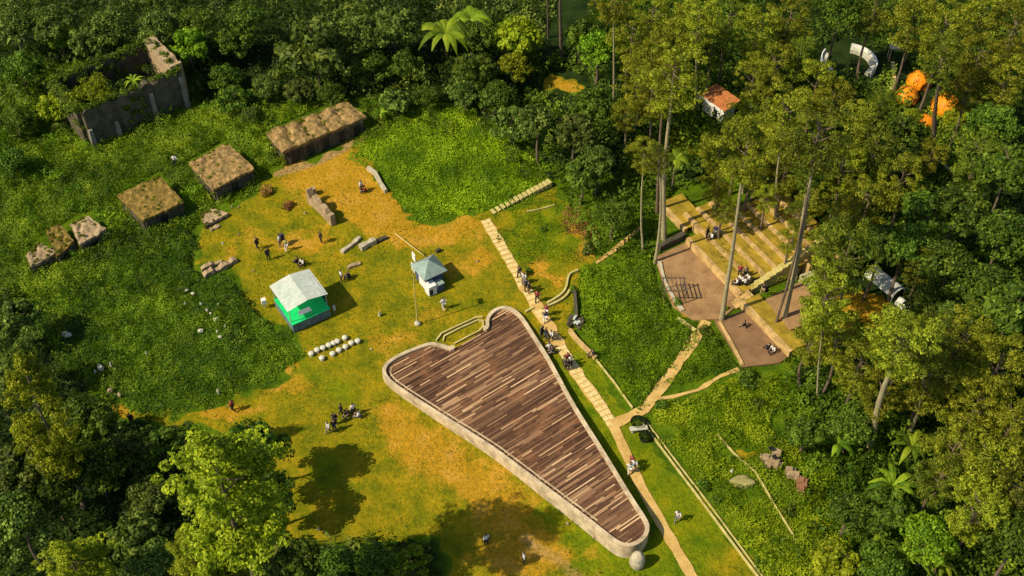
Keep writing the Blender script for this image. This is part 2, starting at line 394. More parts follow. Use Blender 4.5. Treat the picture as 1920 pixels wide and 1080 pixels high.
for cx,cy,rx,ry in ((1060,165,60,20),(1200,300,40,50),(1310,590,50,30),(1620,560,50,45),(1560,620,70,50),(1095,430,18,40),(1390,850,40,16),(1280,270,40,30)):
    k_ = np.exp(-(((px_+(WX-GX)*26-cx)/rx)**2+((py_-(WY-GY)*20-cy)/ry)**2)*1.2); MASK['forest'] *= (1-k_); MASK['lush'] *= (1-k_)
so = np.zeros(GX.shape)
for pts_, wd_, s_ in SOILL: so = np.maximum(so, s_*np.exp(-(dist_poly(pts_, px_, py_, False)/wd_)**2*.6))
MASK['soil'] = so
GZ = NZ(GX,GY,5)*.05 + NZ(GX,GY,1.3)*.02
GZ[(np.abs(GX)>78)|(GY>150)|(GY<46)] = 0
me = bpy.data.meshes.new('ground')
me.vertices.add(nx*ny); me.vertices.foreach_set('co', np.stack([GX,GY,GZ-.03],-1).reshape(-1).astype(np.float32))
ii = (np.arange(ny-1)[:,None]*nx+np.arange(nx-1)[None,:]).reshape(-1)
q = np.stack([ii,ii+1,ii+nx+1,ii+nx],1).reshape(-1).astype(np.int32); nq = len(ii)
me.loops.add(4*nq); me.loops.foreach_set('vertex_index', q); me.polygons.add(nq)
me.polygons.foreach_set('loop_start', np.arange(0,4*nq,4,dtype=np.int32)); me.polygons.foreach_set('loop_total', np.full(nq,4,dtype=np.int32))
for k_, v_ in MASK.items():
    me.attributes.new(k_,'FLOAT','POINT').data.foreach_set('value', v_.reshape(-1).astype(np.float32))
me.materials.append(M['ground']); me.update(calc_edges=True); me.polygons.foreach_set('use_smooth', np.ones(nq,bool))
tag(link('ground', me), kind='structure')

# ------------------------------------------------------------------ paths
M['path'] = rough_mat('earth_path', (.48,.30,.08), (.66,.44,.15), .7, bump=.4, fine=6)
M['slab'] = rough_mat('path_slab', (.62,.46,.16), (.78,.62,.28), 1.2, bump=.3, fine=6)
def path(px_pts, width, mat, z=.05, jag=.12, name='path', step=.8):
    pts = resample([P(*p) for p in px_pts], step)
    b = MB().strip(pts, width, -.05, z, 0, jag=jag); return tag(b.build(name, M[mat]), kind='structure')
MAIN = [(910,412),(945,470),(978,528),(1010,580),(1045,640),(1088,710),(1120,752),(1150,798),(1181,866),(1203,915),(1238,978),(1268,1030),(1297,1080),(1330,1140)]
path(MAIN[:8], 1.25, 'path', .035, .15)
path(MAIN[7:], .95, 'path', .06, .07)
path([(1148,797),(1180,782),(1208,768),(1228,742),(1258,702),(1290,655),(1325,602)], 1.0, 'path', .08, .12)
path([(1232,748),(1262,744),(1310,731),(1350,706),(1385,692)], .45, 'path', .06, .1)
path([(1118,493),(1150,470),(1178,446),(1203,425)], .45, 'path', .05, .1)
# the paving slabs of the upper walk: one sheet of separate stones
b = MB(); rp = resample([P(*p) for p in MAIN[:8]], .62)
for i in range(len(rp)-1):
    d = (rp[i+1]-rp[i]).normalized(); n_ = Vector((-d.y,d.x,0)); c_ = (rp[i]+rp[i+1])/2
    if 12 < i*.62*1 < 13: continue
    frac = i/len(rp)
    if .50 < frac < .60 and random.random() < .8: continue
    for sgn in (-1,1):
        if random.random() < .06: continue
        cc = c_ + n_*sgn*.27 + Vector((random.uniform(-.03,.03),random.uniform(-.03,.03),0))
        b.box((cc.x,cc.y,.04+random.uniform(0,.015)), (.5,.5,.06), math.atan2(d.y,d.x)+random.uniform(-.06,.06))
tag(b.build('pavement', M['slab']), kind='structure')
# stepping stairs that climb to the right
st_ = thing('garden_steps', 'row of yellowish stone steps climbing from the lawn corner into the bushes', 'steps', P(925,397))
b = MB(); rp = resample([P(925,397),P(960,380),P(1000,362),P(1036,346)], .52); o0 = P(925,397)
for i in range(len(rp)-1):
    d = (rp[i+1]-rp[i]); c_ = rp[i]-o0
    b.box((c_.x,c_.y,.05+.03*i), (.36,.75,.14+.04*i), math.atan2(d.y,d.x)+random.uniform(-.05,.05))
b.build('tread', M['kerb'], st_)

# ------------------------------------------------------------------ kerbs and thin walls
def kerb(pxs, w_, h_, label, mat='kerb', name='kerb', cat='kerb', smooth=0, group=None, z=0, jag=0):
    pts = [P(*p) for p in pxs]
    if smooth: pts = chaikin(pts, smooth, False)
    pts = resample(pts, 1.0)
    o0 = pts[0].copy(); b = MB().strip([p-o0 for p in pts], w_, -.1, h_, 0, jag=jag)
    return tag(b.build(name, M[mat], None, o0), label, cat, group)
kerb([(1205,795),(1260,868),(1318,945),(1370,1015),(1425,1088)], .14, .22, 'long thin pale kerb, inner line of the pair running down to the bottom edge', jag=.01)
kerb([(1213,793),(1268,866),(1327,943),(1379,1013),(1434,1088)], .10, .16, 'long thin pale kerb, outer line of the pair along the bright meadow', jag=.01)
kerb([(1118,676),(1150,716),(1186,766)], .12, .2, 'thin pale kerb between the lawn strip and the green triangle', jag=.01)
kerb([(1345,815),(1375,850),(1415,885),(1452,948),(1493,1014)], .12, .2, 'broken thin pale kerb running through the bright meadow', jag=.02)
kerb([(1068,622),(1080,638),(1097,655),(1117,674)], .35, .45, 'low tan retaining wall below the dark rubbish heap', 'terrace_wall', 'retaining_wall','wall')
kerb([(1084,508),(1068,514),(1064,524),(1062,540),(1054,552),(1040,562),(1026,570)], .22, .25, 'curved yellow kerb, inner side of the bending channel', smooth=2)
kerb([(1068,545),(1062,556),(1048,566),(1030,574),(1014,580)], .22, .25, 'curved yellow kerb, outer side of the bending channel', smooth=2)
kerb([(985,586),(1000,578)], .22, .22, 'short yellow kerb joining the curved deck to the walk')
kerb([(818,640),(828,627),(860,612),(893,597),(905,596)], .16, .25, 'outer yellow kerb round the grass strip at the deck entrance')
kerb([(831,641),(833,632),(862,617),(896,602),(906,604),(906,614),(898,622),(852,646)], .16, .22, 'inner yellow kerb framing the grass strip at the deck entrance')
kerb([(988,398),(1010,394),(1040,386)], .14, .2, 'short pale kerb in the green plot beside the walk')
kerb([(1077,550),(1079,575),(1081,600)], .30, .5, 'dark narrow wall standing above the rubbish heap', 'ruin', 'retaining_wall','wall')
kerb([(1270,598),(1290,612),(1304,622)], .25, .3, 'short yellow kerb below the paved court by the diagonal path')
kerb([(1348,605),(1372,648),(1392,687)], .30, .3, 'pale kerb along the left edge of the lower paved court','terrace_wall')
kerb([(1236,493),(1246,530),(1262,560),(1280,585)], .35, .3, 'crumbled pale kerb along the left edge of the upper paved court','stone', jag=.06)
kerb([(690,318),(704,328),(713,346),(724,362)], .35, .5, 'short crumbling kerb wall between dry lawn and bright thicket','stone', jag=.05)

# ------------------------------------------------------------------ curved timber deck with its parapet
def dz_(py): return .15 + (py-575)/(1030-575)*1.45
OUT = [(911,612),(910,596),(922,580),(942,572),(962,576),(980,591),(1000,623),(1034,675),(1074,752),(1120,824),(1150,872),(1185,930),(1210,967),(1219,985),(1215,1004),(1200,1019),(1180,1026),(1160,1022),(1143,1010),(1090,968),(1010,908),(948,861),(914,836),(805,768),(733,721),(718,704),(716,692),(722,680),(736,669),(765,655),(803,641),(822,642),(848,651)]
def rim3(pxs): return [P(x, y, dz_(y)+.30) for x,y in pxs]
path3 = chaikin(rim3(OUT), 2, False)
deck = thing('timber_deck', 'large teardrop-shaped plank deck inside a curved pale concrete parapet', 'deck', P(960,780))
o0 = P(960,780)
# centre line of the parapet is half its width inside the outer edge
cen = Vector((0,0,0))
for p in path3: cen += p
cen /= len(path3)
W_ = .36; mid = []
for i,p in enumerate(path3):
    a_ = path3[max(i-1,0)]; b_ = path3[min(i+1,len(path3)-1)]; d = Vector((b_.x-a_.x,b_.y-a_.y,0)).normalized()
    n_ = Vector((d.y,-d.x,0)); 
    mid.append(p + n_*W_/2)
b = MB().strip([p-o0 for p in mid], W_, -.1, [p.z for p in mid], 0)
par = b.build('parapet', M['concrete'], deck)
# inner dark gutter rail along the long left side
inner = [p + (p-q_).normalized()*0 for p,q_ in zip(mid,path3)]
polyD = [(p.x-o0.x, p.y-o0.y) for p in mid]
# planks, row by row, each board its own strip of the surface
pa, pb = P(857,698,.8), P(906,669,.8); PD = (pb-pa); PD.z = 0; PD.normalize(); PN = Vector((-PD.y,PD.x,0))
xs = np.array([p[0]*PD.x+p[1]*PD.y for p in polyD]); ys = np.array([p[0]*PN.x+p[1]*PN.y for p in polyD])
# plane of the deck: least squares fit of heights
A_ = np.array([[p.x-o0.x,p.y-o0.y,1] for p in mid]); B_ = np.array([p.z-.30 for p in mid]); co_ = np.linalg.lstsq(A_,B_,rcond=None)[0]
dzp = lambda x,y: co_[0]*x+co_[1]*y+co_[2]
V = []; tint = []; fs = []
row = ys.min(); rwid = .155; rr = random.Random(5); n_pts = len(xs)
zone = Noise(21)
while row < ys.max():
    yc = row+rwid/2; ints = []
    for i in range(n_pts):
        j = (i+1)%n_pts
        if (ys[i]>yc) != (ys[j]>yc): ints.append(xs[i]+(xs[j]-xs[i])*(yc-ys[i])/(ys[j]-ys[i]))
    ints.sort()
    for k in range(0,len(ints)-1,2):
        x = ints[k]-rr.uniform(0,.1)
        while x < ints[k+1]:
            L = rr.choice([1.2,1.8,2.4,3.0,3.6,4.2]); x2 = min(x+L, ints[k+1]+.05)
            z0 = rr.uniform(0,.02); cs = []
            for (xx,yy) in ((x+.012,row+.012),(x2-.012,row+.012),(x2-.012,row+rwid-.012),(x+.012,row+rwid-.012)):
                X = xx*PD.x+yy*PN.x; Y = xx*PD.y+yy*PN.y; cs.append((X,Y,dzp(X,Y)+z0))
            V.append(cs)
            zz = float(zone(np.array([cs[0][0]]),np.array([cs[0][1]]),5)[0])
            r_ = rr.random(); 
            tint.append(min(1,max(0, (rr.uniform(.62,1.0) if r_ < .12+.06*max(zz,0) else .08+.62*rr.random()**1.5+.12*zz)))); x = x2
    row += rwid
t = NT('deck_planks'); ti = t.attr('tint'); n1 = t.noise(.5,4,.6); n2 = t.noise(9,3,.6)
c1 = t.ramp(ti, [(0,(.055,.026,.014)),(.3,(.130,.064,.034)),(.6,(.245,.130,.068)),(.78,(.44,.265,.135)),(1,(.76,.50,.27))])
c1 = t.mix(t.ramp(n1,[(.52,0.0),(.72,.5)]), c1, (.38,.17,.07)); c1 = t.mix(.3, c1, t.ramp(n2,[(.3,.4),(.7,1.0)]), 'MULTIPLY')
M['planks'] = t.pbr(c1, .75, t.bump(n2,.3,.02), .2)
me = quads_mesh('deck_planks', np.array(V), np.array(tint), M['planks']); link('deck_planks', me, deck)
# dark bed under the boards and its edge at the entrance
bp_ = [(p[0],p[1]) for p in polyD]; MB().prism(bp_, -.05, [float(dzp(*p))-.04 for p in bp_]).build('deck_bed', M['black'], deck)
# narrow steel gutter along the left side
gp = [p for p in mid if True][int(len(mid)*.58):int(len(mid)*.84)]
gq = []
for i,p in enumerate(gp):
    a_ = gp[max(i-1,0)]; b_ = gp[min(i+1,len(gp)-1)]; d = Vector((b_.x-a_.x,b_.y-a_.y,0)).normalized(); n_ = Vector((d.y,-d.x,0)); gq.append(p+n_*.62-o0)
MB().strip(gq, .10, 0, [float(dzp(p.x,p.y))+.10 for p in gq]).build('gutter_rail', M['concrete'], deck)
# end posts of the parapet at the entrance
for (qx,qy) in ((848,651),(911,614)):
    c_ = P(qx,qy,dz_(qy)+.30)-o0
    MB().tube((c_.x,c_.y,-.1),(c_.x,c_.y,c_.z+.02),.28,.26,12).build('end_post', M['concrete'], deck)
# boulder at the tip
bo = thing('boulder', 'tall egg-shaped tan boulder standing at the lower tip of the plank deck', 'boulder', P(1194,1060))
MB().rock((0,0,.75),(.68,.62,1.35), seed=3, n=12, rough=.06).build('boulder', M['stone'], bo)

# ------------------------------------------------------------------ stone huts and ruins
def quad_frame(pxs, z):
    return [P(x,y,z) for x,y in pxs]      # order: left, back, right, front
def slab_roof(q_, z, th, amp, nseg, seed, nu=36, nv=24, vault=0, over=.15):
    """lumpy roof slab over quad q_ (left, back, right, front)"""
    rn = Noise(seed); g = []
    l_,b_,r_,f_ = q_; c_ = (l_+b_+r_+f_)/4
    for j in range(nv+1):
        v = j/nv
        for i in range(nu+1):
            u = i/nu; p = (f_*(1-u)+r_*u)*(1-v) + (l_*(1-u)+b_*u)*v
            p = c_ + (p-c_)*(1+over/4)
            h = amp*(float(rn(p.x,p.y,.8))*.6+float(rn(p.x+9,p.y,.35))*.4)
            if vault: h += .42*abs(math.sin(math.pi*(u*vault+.12*math.sin(v*5))))**.5 - .2
            ed = min(u,1-u,v,1-v)
            if ed < .03:
                o_ = (p-c_).normalized()*float(rn(p.x*3,p.y*3,.9))*.12; p = p+o_; h *= .5
            g.append(Vector((p.x,p.y,z+th+h)))
    N = nu+1; fs = [(j*N+i,j*N+i+1,(j+1)*N+i+1,(j+1)*N+i) for j in range(nv) for i in range(nu)]
    ring = [i for i in range(N)] + [j*N+nu for j in range(1,nv+1)] + [nv*N+i for i in range(nu-1,-1,-1)] + [j*N for j in range(nv-1,0,-1)]
    base = len(g); low = [Vector((g[i].x,g[i].y,z)) for i in ring]
    m = len(ring)
    for k in range(m): fs.append((ring[k], base+k, base+(k+1)%m, ring[(k+1)%m])[::1])
    fs.append(tuple(base+k for k in range(m)))
    return g+low, fs
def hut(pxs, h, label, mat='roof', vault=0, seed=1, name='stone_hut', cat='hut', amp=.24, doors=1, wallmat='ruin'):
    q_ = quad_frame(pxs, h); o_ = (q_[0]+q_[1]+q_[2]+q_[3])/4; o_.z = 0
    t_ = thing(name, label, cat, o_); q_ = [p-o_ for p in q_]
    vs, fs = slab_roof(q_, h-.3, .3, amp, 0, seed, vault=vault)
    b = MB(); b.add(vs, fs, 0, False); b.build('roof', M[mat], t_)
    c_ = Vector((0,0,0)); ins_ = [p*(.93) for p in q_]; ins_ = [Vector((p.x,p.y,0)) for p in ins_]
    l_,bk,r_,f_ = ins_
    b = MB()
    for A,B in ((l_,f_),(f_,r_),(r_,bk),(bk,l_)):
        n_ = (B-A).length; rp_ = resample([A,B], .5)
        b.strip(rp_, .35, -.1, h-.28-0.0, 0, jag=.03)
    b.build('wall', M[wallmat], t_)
    rq = random.Random(seed+3); cs_=[]; rs_=[]
    for k in range(int(10+12*max(1,vault))):
        uu_, v_ = rq.random(), rq.random(); p = (f_*0)+(q_[3]*(1-uu_)+q_[2]*uu_)*(1-v_)+(q_[0]*(1-uu_)+q_[1]*uu_)*v_
        if rq.random()<.5: v_ = .97; p = q_[0]*(1-uu_)+q_[1]*uu_
        s_ = rq.uniform(.12,.3); cs_.append((p.x*.97,p.y*.97,h+.05)); rs_.append((s_,s_,s_*.5))
    for k in range(14):
        p = q_[0].lerp(q_[3], rq.random()); s_ = rq.uniform(.2,.4); cs_.append((p.x*1.01,p.y*1.01,rq.uniform(.2,h*.8))); rs_.append((s_*.7,s_*.7,s_))
    blob_obj('moss', cs_, rs_, 45, .15, 'gold', t_, seed, base_tint=.25)
    # black panels painting the dark of door openings, and pilasters, on the shaded front side
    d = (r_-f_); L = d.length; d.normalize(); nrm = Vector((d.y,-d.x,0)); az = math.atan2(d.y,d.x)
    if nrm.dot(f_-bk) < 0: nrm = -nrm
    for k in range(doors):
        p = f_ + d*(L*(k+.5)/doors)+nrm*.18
        MB().box((p.x,p.y,(h-.6)/2), (.8,.06,h-.7), az).build('doorway_shade', M['black'], t_)
    for k in range(doors+1):
        p = f_ + d*(L*(.03+.94*k/max(doors,1)))+nrm*.22
        MB().box((p.x,p.y,(h-.35)/2), (.3,.2,h-.35), az).build('pilaster', M[wallmat], t_)
    return t_
hut([(501,247),(648,192),(686,219),(531,284)], 2.2, 'long ruined stone barrack with ribbed mossy roof at the top of the dry lawn', vault=5, seed=4, doors=5, amp=.25, name='stone_barrack')
hut([(355,305),(425,268),(475,315),(400,353)], 2.0, 'square flat-roofed stone hut nearest the long barrack', seed=8)
hut([(222,366),(298,330),(342,378),(268,411)], 2.0, 'square flat-roofed mossy stone hut in the middle of the row of ruins', 'roof_moss', seed=12)
hut([(133,420),(165,405),(198,430),(150,458)], 1.3, 'small broken stone cell, uphill one of three low cells at far left', 'ruin_lit', seed=15, amp=.3, name='stone_cell', cat='ruin')
hut([(88,434),(112,420),(138,452),(106,478)], 1.3, 'small broken stone cell between the two other low cells at far left', 'roof_moss', seed=18, amp=.35, name='stone_cell', cat='ruin')
hut([(50,478),(72,455),(104,472),(58,500)], 1.3, 'small broken stone cell, lowest and leftmost of the three low cells', 'ruin_lit', seed=19, amp=.35, name='stone_cell', cat='ruin')
hut([(376,402),(400,390),(428,400),(384,422)], .5, 'low broken brown slab lying between the huts and the dry lawn', 'ruin_lit', seed=29, amp=.08, name='fallen_slab', cat='slab', doors=0)

def rough_wall(pxs, w_, h_, label, mat='ruin_lit', seed=1, name='ruined_wall', cat='wall', var=.35):
    pts = resample([P(*p) for p in pxs], .35); rr = random.Random(seed); o_ = pts[0].copy()
    hs = [max(.15, h_*(1+rr.uniform(-var,var)*(1 if 0<i<len(pts)-1 else .6))) for i in range(len(pts))]
    return tag(MB().strip([p-o_ for p in pts], [w_*rr.uniform(.75,1.25) for _ in pts], -.1, hs, 0, jag=.05).build(name, M[mat], None, o_), label, cat)
rough_wall([(581,377),(597,393),(612,408),(626,422)], .55, 1.6, 'crumbling stone wall stub casting a long shadow on the dry lawn', seed=2)
rough_wall([(585,362),(591,366)], .5, .8, 'small stone stump just above the crumbling wall stub', seed=6)
rough_wall([(641,474),(658,462),(675,447)], .45, .3, 'long low pale stone beam, left of two lying on the dry lawn', 'stone', 8, 'fallen_beam','beam', .1)
rough_wall([(676,468),(690,461),(704,454)], .6, .6, 'short pale stone block, right of two on the dry lawn', 'stone', 9, 'fallen_beam','beam', .1)
rough_wall([(706,454),(718,449),(727,446)], .45, .3, 'broken dark tail end of the short stone block', 'ruin', 10, 'fallen_beam','beam', .5)
rough_wall([(652,504),(664,499),(676,495)], .4, .3, 'small flat stone behind the white canopy stage', 'ruin_lit', 12, 'fallen_beam','beam', .3)
rough_wall([(378,508),(398,500),(416,492)], .5, .45, 'upper line of crumbled foundation stones beside the meadow', 'ruin_lit', 13, 'foundation','ruin', .6)
rough_wall([(382,520),(405,510),(425,500),(442,489)], .6, .5, 'lower line of crumbled foundation stones beside the meadow', 'ruin_lit', 14, 'foundation','ruin', .6)
rough_wall([(395,432),(412,424)], .4, .2, 'thin pale strip of stone below the broken brown slab', 'ruin_lit', 15, 'foundation','ruin', .4)

# tall roofless ruin
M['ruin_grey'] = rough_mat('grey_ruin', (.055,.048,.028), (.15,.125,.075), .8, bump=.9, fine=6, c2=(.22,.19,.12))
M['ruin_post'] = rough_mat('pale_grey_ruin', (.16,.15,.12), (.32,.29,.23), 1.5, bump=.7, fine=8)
rb = thing('roofless_ruin', 'tall dark roofless stone building overgrown with bushes at upper left', 'ruin', P(170,272))
fl, fr = P(172,272), P(350,194); o_ = P(170,272); fl = fl-o_; fr = fr-o_
d = (fr-fl); Lr = d.length; d.normalize(); nb = Vector((-d.y,d.x,0)); HR = 5.1; dep = 7.4
bl, br = fl+nb*dep, fr+nb*dep; azr = math.atan2(d.y,d.x)
def ruinwall(A,B,w_,h_,seed):
    pts = resample([A,B], .45); rr = random.Random(seed)
    return MB().strip(pts, w_, -.2, [h_+rr.uniform(-.25,.25) for _ in pts], 0, jag=.05)
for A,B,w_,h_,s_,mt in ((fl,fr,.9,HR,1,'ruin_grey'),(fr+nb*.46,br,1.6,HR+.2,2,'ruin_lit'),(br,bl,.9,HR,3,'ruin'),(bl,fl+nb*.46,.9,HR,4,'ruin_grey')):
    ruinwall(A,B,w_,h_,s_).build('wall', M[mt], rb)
for u in (.015,.27,.66,.985):
    p = fl+d*(Lr*u)-nb*.6
    b = MB(); hh_ = [2.6,2.2,3.9,4.5][[.015,.27,.66,.985].index(u)]
    b.box((p.x,p.y,hh_/2), (.55,.6,hh_), azr, 0, .75); b.build('buttress', M['ruin_post'], rb)
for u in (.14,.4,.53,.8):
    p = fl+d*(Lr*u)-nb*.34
    MB().box((p.x,p.y,2.0), (1.0,.06,1.7), azr).build('niche_shade', M['black'], rb)  # black panels paint the shade of niches; no opening is cut
MB().box((((fl+br)/2).x,((fl+br)/2).y,.6),(Lr*.9,dep*.85,1.0),azr).build('floor', M['ruin'], rb)
rr = random.Random(4); cs=[]; rs=[]
for A,B in ((fl,fr),(br,bl),(bl,fl),(fr,br)):
    for k in range(60):
        if (A is fr) and rr.random()<.55: continue
        p = A.lerp(B, rr.random()); s_ = rr.uniform(.2,.55); cs.append((p.x+rr.uniform(-.3,.3),p.y+rr.uniform(-.3,.3),HR+rr.uniform(0,.25))); rs.append((s_,s_,s_*.6))
for k in range(14):
    p = fl+d*(Lr*rr.uniform(.3,.6))-nb*.5; s_ = rr.uniform(.25,.5); cs.append((p.x,p.y,rr.uniform(1,4.5))); rs.append((s_,s_*.6,s_))
for k in range(90):
    p = bl.lerp(br, rr.random())-nb*rr.uniform(-.9,.9); s_ = rr.uniform(.3,.7); cs.append((p.x,p.y,HR+rr.uniform(-2.5,.5))); rs.append((s_,s_,s_*.7))
for k in range(50):
    p = fl.lerp(bl, rr.random())+d*rr.uniform(-1.0,.6); s_ = rr.uniform(.3,.7); cs.append((p.x,p.y,HR+rr.uniform(-3.5,.5))); rs.append((s_,s_,s_*.7))
blob_obj('ivy', cs, rs, 70, .24, 'herb', rb, 5, base_tint=.45)
cs=[];rs=[]
for k in range(90):
    p = fl + d*(Lr*rr.uniform(.06,.92)) + nb*rr.uniform(.7,dep-.7); s_ = rr.uniform(.5,1.0); cs.append((p.x,p.y,rr.uniform(.8,3.0))); rs.append((s_,s_,s_*.7))
blob_obj('inner_scrub', cs, rs, 60, .3, 'broad_grey', rb, 8, base_tint=.2)
cs=[];rs=[]
for k in range(26):
    p = fl+d*(Lr*.17)+nb*2.2; s_=rr.uniform(.6,1.1); cs.append((p.x+rr.uniform(-1.9,1.9),p.y+rr.uniform(-1.9,1.9),4.9+rr.uniform(-.8,1.5))); rs.append((s_,s_,s_*.7))
blob_obj('overgrowth', cs, rs, 90, .26, 'gold', rb, 6, base_tint=.35)

# ------------------------------------------------------------------ canopy stage
sg_q = [P(512,571,1.2), P(581,541,1.2), P(617,579,1.2), P(548.5,610,1.2)]   # left, back, right, front
o_ = (sg_q[0]+sg_q[2])/2; o_.z = 0
dx = (sg_q[2]-sg_q[3]); dx.z=0; wS = dx.length+.1; dx.normalize(); dy_ = Vector((-dx.y,dx.x,0)); azS = math.atan2(dx.y,dx.x); dS = 4.3
o_ = sg_q[3]+dx*(wS/2)+dy_*(dS/2); o_.z = 0
sg = thing('canopy_stage', 'raised green-floored stage under a white gabled canopy on the lawn', 'stage', o_, azS)
MB().box((0,0,.6),(wS,dS,1.14)).build('skirt', M['skirt'], sg)
MB().box((0,0,1.2),(wS+.06,dS+.06,.06)).build('carpet', M['green'], sg)
for sx in (-1,1):
    for sy in (-1,1):
        MB().tube((sx*(wS/2-.05),sy*(dS/2-.05)+(.4 if sy<0 else 0),0),(sx*(wS/2-.05),sy*(dS/2-.05)+(.4 if sy<0 else 0),3.0),.045,.045,8).build('post', M['steel'], sg)
b = MB()
for y in (-dS/2+.4,0,dS/2): b.tube((-wS/2,y,2.98),(0,y,3.38),.035,.035,6); b.tube((0,y,3.38),(wS/2,y,2.98),.035,.035,6)
for x,z in ((-wS/2,2.98),(wS/2,2.98),(0,3.38)): b.tube((x,-dS/2+.4,z),(x,dS/2,z),.035,.035,6)
b.build('roof_frame', M['steel'], sg)
N=14; vs=[]; fs=[]
for j in range(N+1):
    for i in range(N+1):
        u=i/N; v=j/N; x=(u-.5)*(wS+.3); z=3.45-abs(u-.5)*2*.42 - .05*math.sin(math.pi*((u*2)%1))*math.sin(math.pi*v)-.02*random.random()
        vs.append((x,-dS/2+.30+v*(dS-.10),z))
fs=[(j*(N+1)+i,j*(N+1)+i+1,(j+1)*(N+1)+i+1,(j+1)*(N+1)+i) for j in range(N) for i in range(N)]
MB().add(vs,fs,0,False).build('canopy', M['canvas'], sg)
MB().box((0,dS/2-.1,2.0),(wS-.4,.04,1.5)).build('backdrop', M['skirt'], sg)
MB().box((wS/2-.02,-.2,2.2),(.03,dS-1.2,1.7)).build('side_cloth', M['black'], sg)
tb = thing('folding_table', 'white cloth-covered table standing at the front of the green stage', 'table', P(573,592,1.23), azS)
MB().box((0,0,.72),(1.3,.6,.05)).build('table_top', M['white'], tb)
for sx in (-1,1):
    for sy in (-1,1): MB().tube((sx*.6,sy*.25,0),(sx*.6,sy*.25,.7),.02,.02,6).build('leg', M['steel'], tb)
sp = thing('loudspeaker', 'white box on a stand beside the left corner of the stage', 'speaker', P(497,577))
MB().box((0,0,1.0),(.5,.5,.6),.4,0,.9).build('cabinet', M['white'], sp); MB().tube((0,0,0),(0,0,.7),.04,.04,6).build('stand', M['steel'], sp)
sp = thing('loudspeaker', 'pale box on a stand beside the right corner of the stage', 'speaker', P(628,588))
MB().box((0,0,.9),(.3,.3,.5),.4,0,.9).build('cabinet', M['steel'], sp); MB().tube((0,0,0),(0,0,.7),.04,.04,6).build('stand', M['steel'], sp)

# ------------------------------------------------------------------ chairs in front of the stage
def make_chair():
    t_ = thing('round_stool', '', 'stool')
    vs=[];fs=[];n=14;prof=[(.0,.56),(.16,.55),(.27,.50),(.33,.42),(.335,.33),(.30,.28)]
    vs.append((0,0,.56))
    for (r_,z_) in prof[1:]:
        for i in range(n): vs.append((r_*math.cos(6.2832*i/n),r_*math.sin(6.2832*i/n),z_))
    fs=[(0,1+i,1+(i+1)%n) for i in range(n)]
    for k in range(len(prof)-2): fs += [(1+k*n+i,1+(k+1)*n+i,1+(k+1)*n+(i+1)%n,1+k*n+(i+1)%n) for i in range(n)]
    MB().add(vs,fs,0,True).build('cushion', M['stool'], t_)
    MB().tube((0,0,0),(0,0,.32),.22,.28,12).build('drum', M['stool'], t_)
    MB().tube((0,0,0),(0,0,.05),.26,.26,12).build('foot_ring', M['steel'], t_)
    return t_
ch0 = make_chair()
rowA = [(584,664),(595,657),(606,653),(617,648),(626,644),(633,641),(647,634)]
rowB = [(604,672),(624,664),(636,657),(648,651),(659,644),(671,640)]
first = True
ordn = ['first','second','third','fourth','fifth','sixth','seventh']
for nm_, rw in (('back row nearer the stage',rowA),('front row farther from the stage',rowB)):
    for k,(x,y) in enumerate(rw):
        c_ = ch0 if first else copy_tree(ch0); first = False
        c_.location = P(x,y+2); c_.rotation_euler.z = azS+math.pi+random.uniform(-.2,.2); c_.scale = (.9,.9,.8)
        c_['group'] = 'round white seats in two rows before the stage'
        c_['label'] = f'round white seat, {ordn[k]} from the left in the {nm_}'

# ------------------------------------------------------------------ little teal-roofed pavilion
pv = thing('pavilion', 'small white and navy pavilion with a teal hipped roof in mid lawn', 'pavilion', P(806,526), azS)
MB().box((0,0,1.0),(2.1,2.1,2.0)).build('body', M['navy'], pv)
MB().box((-1.08,-.35,.95),(.06,1.3,1.8)).build('white_wall', M['white'], pv)
hw = 1.42; zz = 2.0
vs = [(-hw,-hw,zz),(hw,-hw,zz),(hw,hw,zz),(-hw,hw,zz),(0,0,zz+1.15),(-hw,-hw,zz-.08),(hw,-hw,zz-.08),(hw,hw,zz-.08),(-hw,hw,zz-.08)]
MB().add(vs,[(0,1,4),(1,2,4),(2,3,4),(3,0,4),(5,6,1,0),(6,7,2,1),(7,8,3,2),(8,5,0,3),(8,7,6,5)]).build('roof', M['teal'], pv)
MB().box((-.75,-1.55,.65),(.95,.9,1.3)).build('porch', M['white'], pv)
MB().box((.2,-1.6,1.05),(.9,.9,.1)).build('porch_roof', M['teal'], pv)
MB().box((.2,-1.55,.5),(.8,.8,1.0)).build('lobby', M['navy'], pv)
MB().box((-.95,-2.01,.5),(.35,.04,.8)).build('door', M['black'], pv)
MB().tube((0,0,3.1),(0,0,3.45),.05,.02,6).build('finial', M['steel'], pv)
fp = thing('flagpole', 'thin pale flagpole with a white round base below the pavilion', 'flagpole', P(783,608))
MB().tube((0,0,0),(0,0,8.2),.06,.045,8).build('pole', M['kerb'], fp); MB().rock((0,0,.15),(.33,.33,.28),seed=2,n=12,rough=.03).build('base', M['white_stone'], fp)
MB().add([(0,0,7.6),(-.1,.75,7.5),(-.12,.75,6.9),(0,0,6.95)],[(0,1,2,3),(3,2,1,0)]).build('flag', M['white'], fp)
q0,q1 = P(741,438,.06),P(795,479,.5)
lp = thing('timber_pole', 'long slim pale timber pole lying from the dry grass to the pavilion', 'pole', q0)
MB().tube((0,0,.03),tuple(q1-q0),.07,.06,7).build('shaft', M['kerb'], lp)
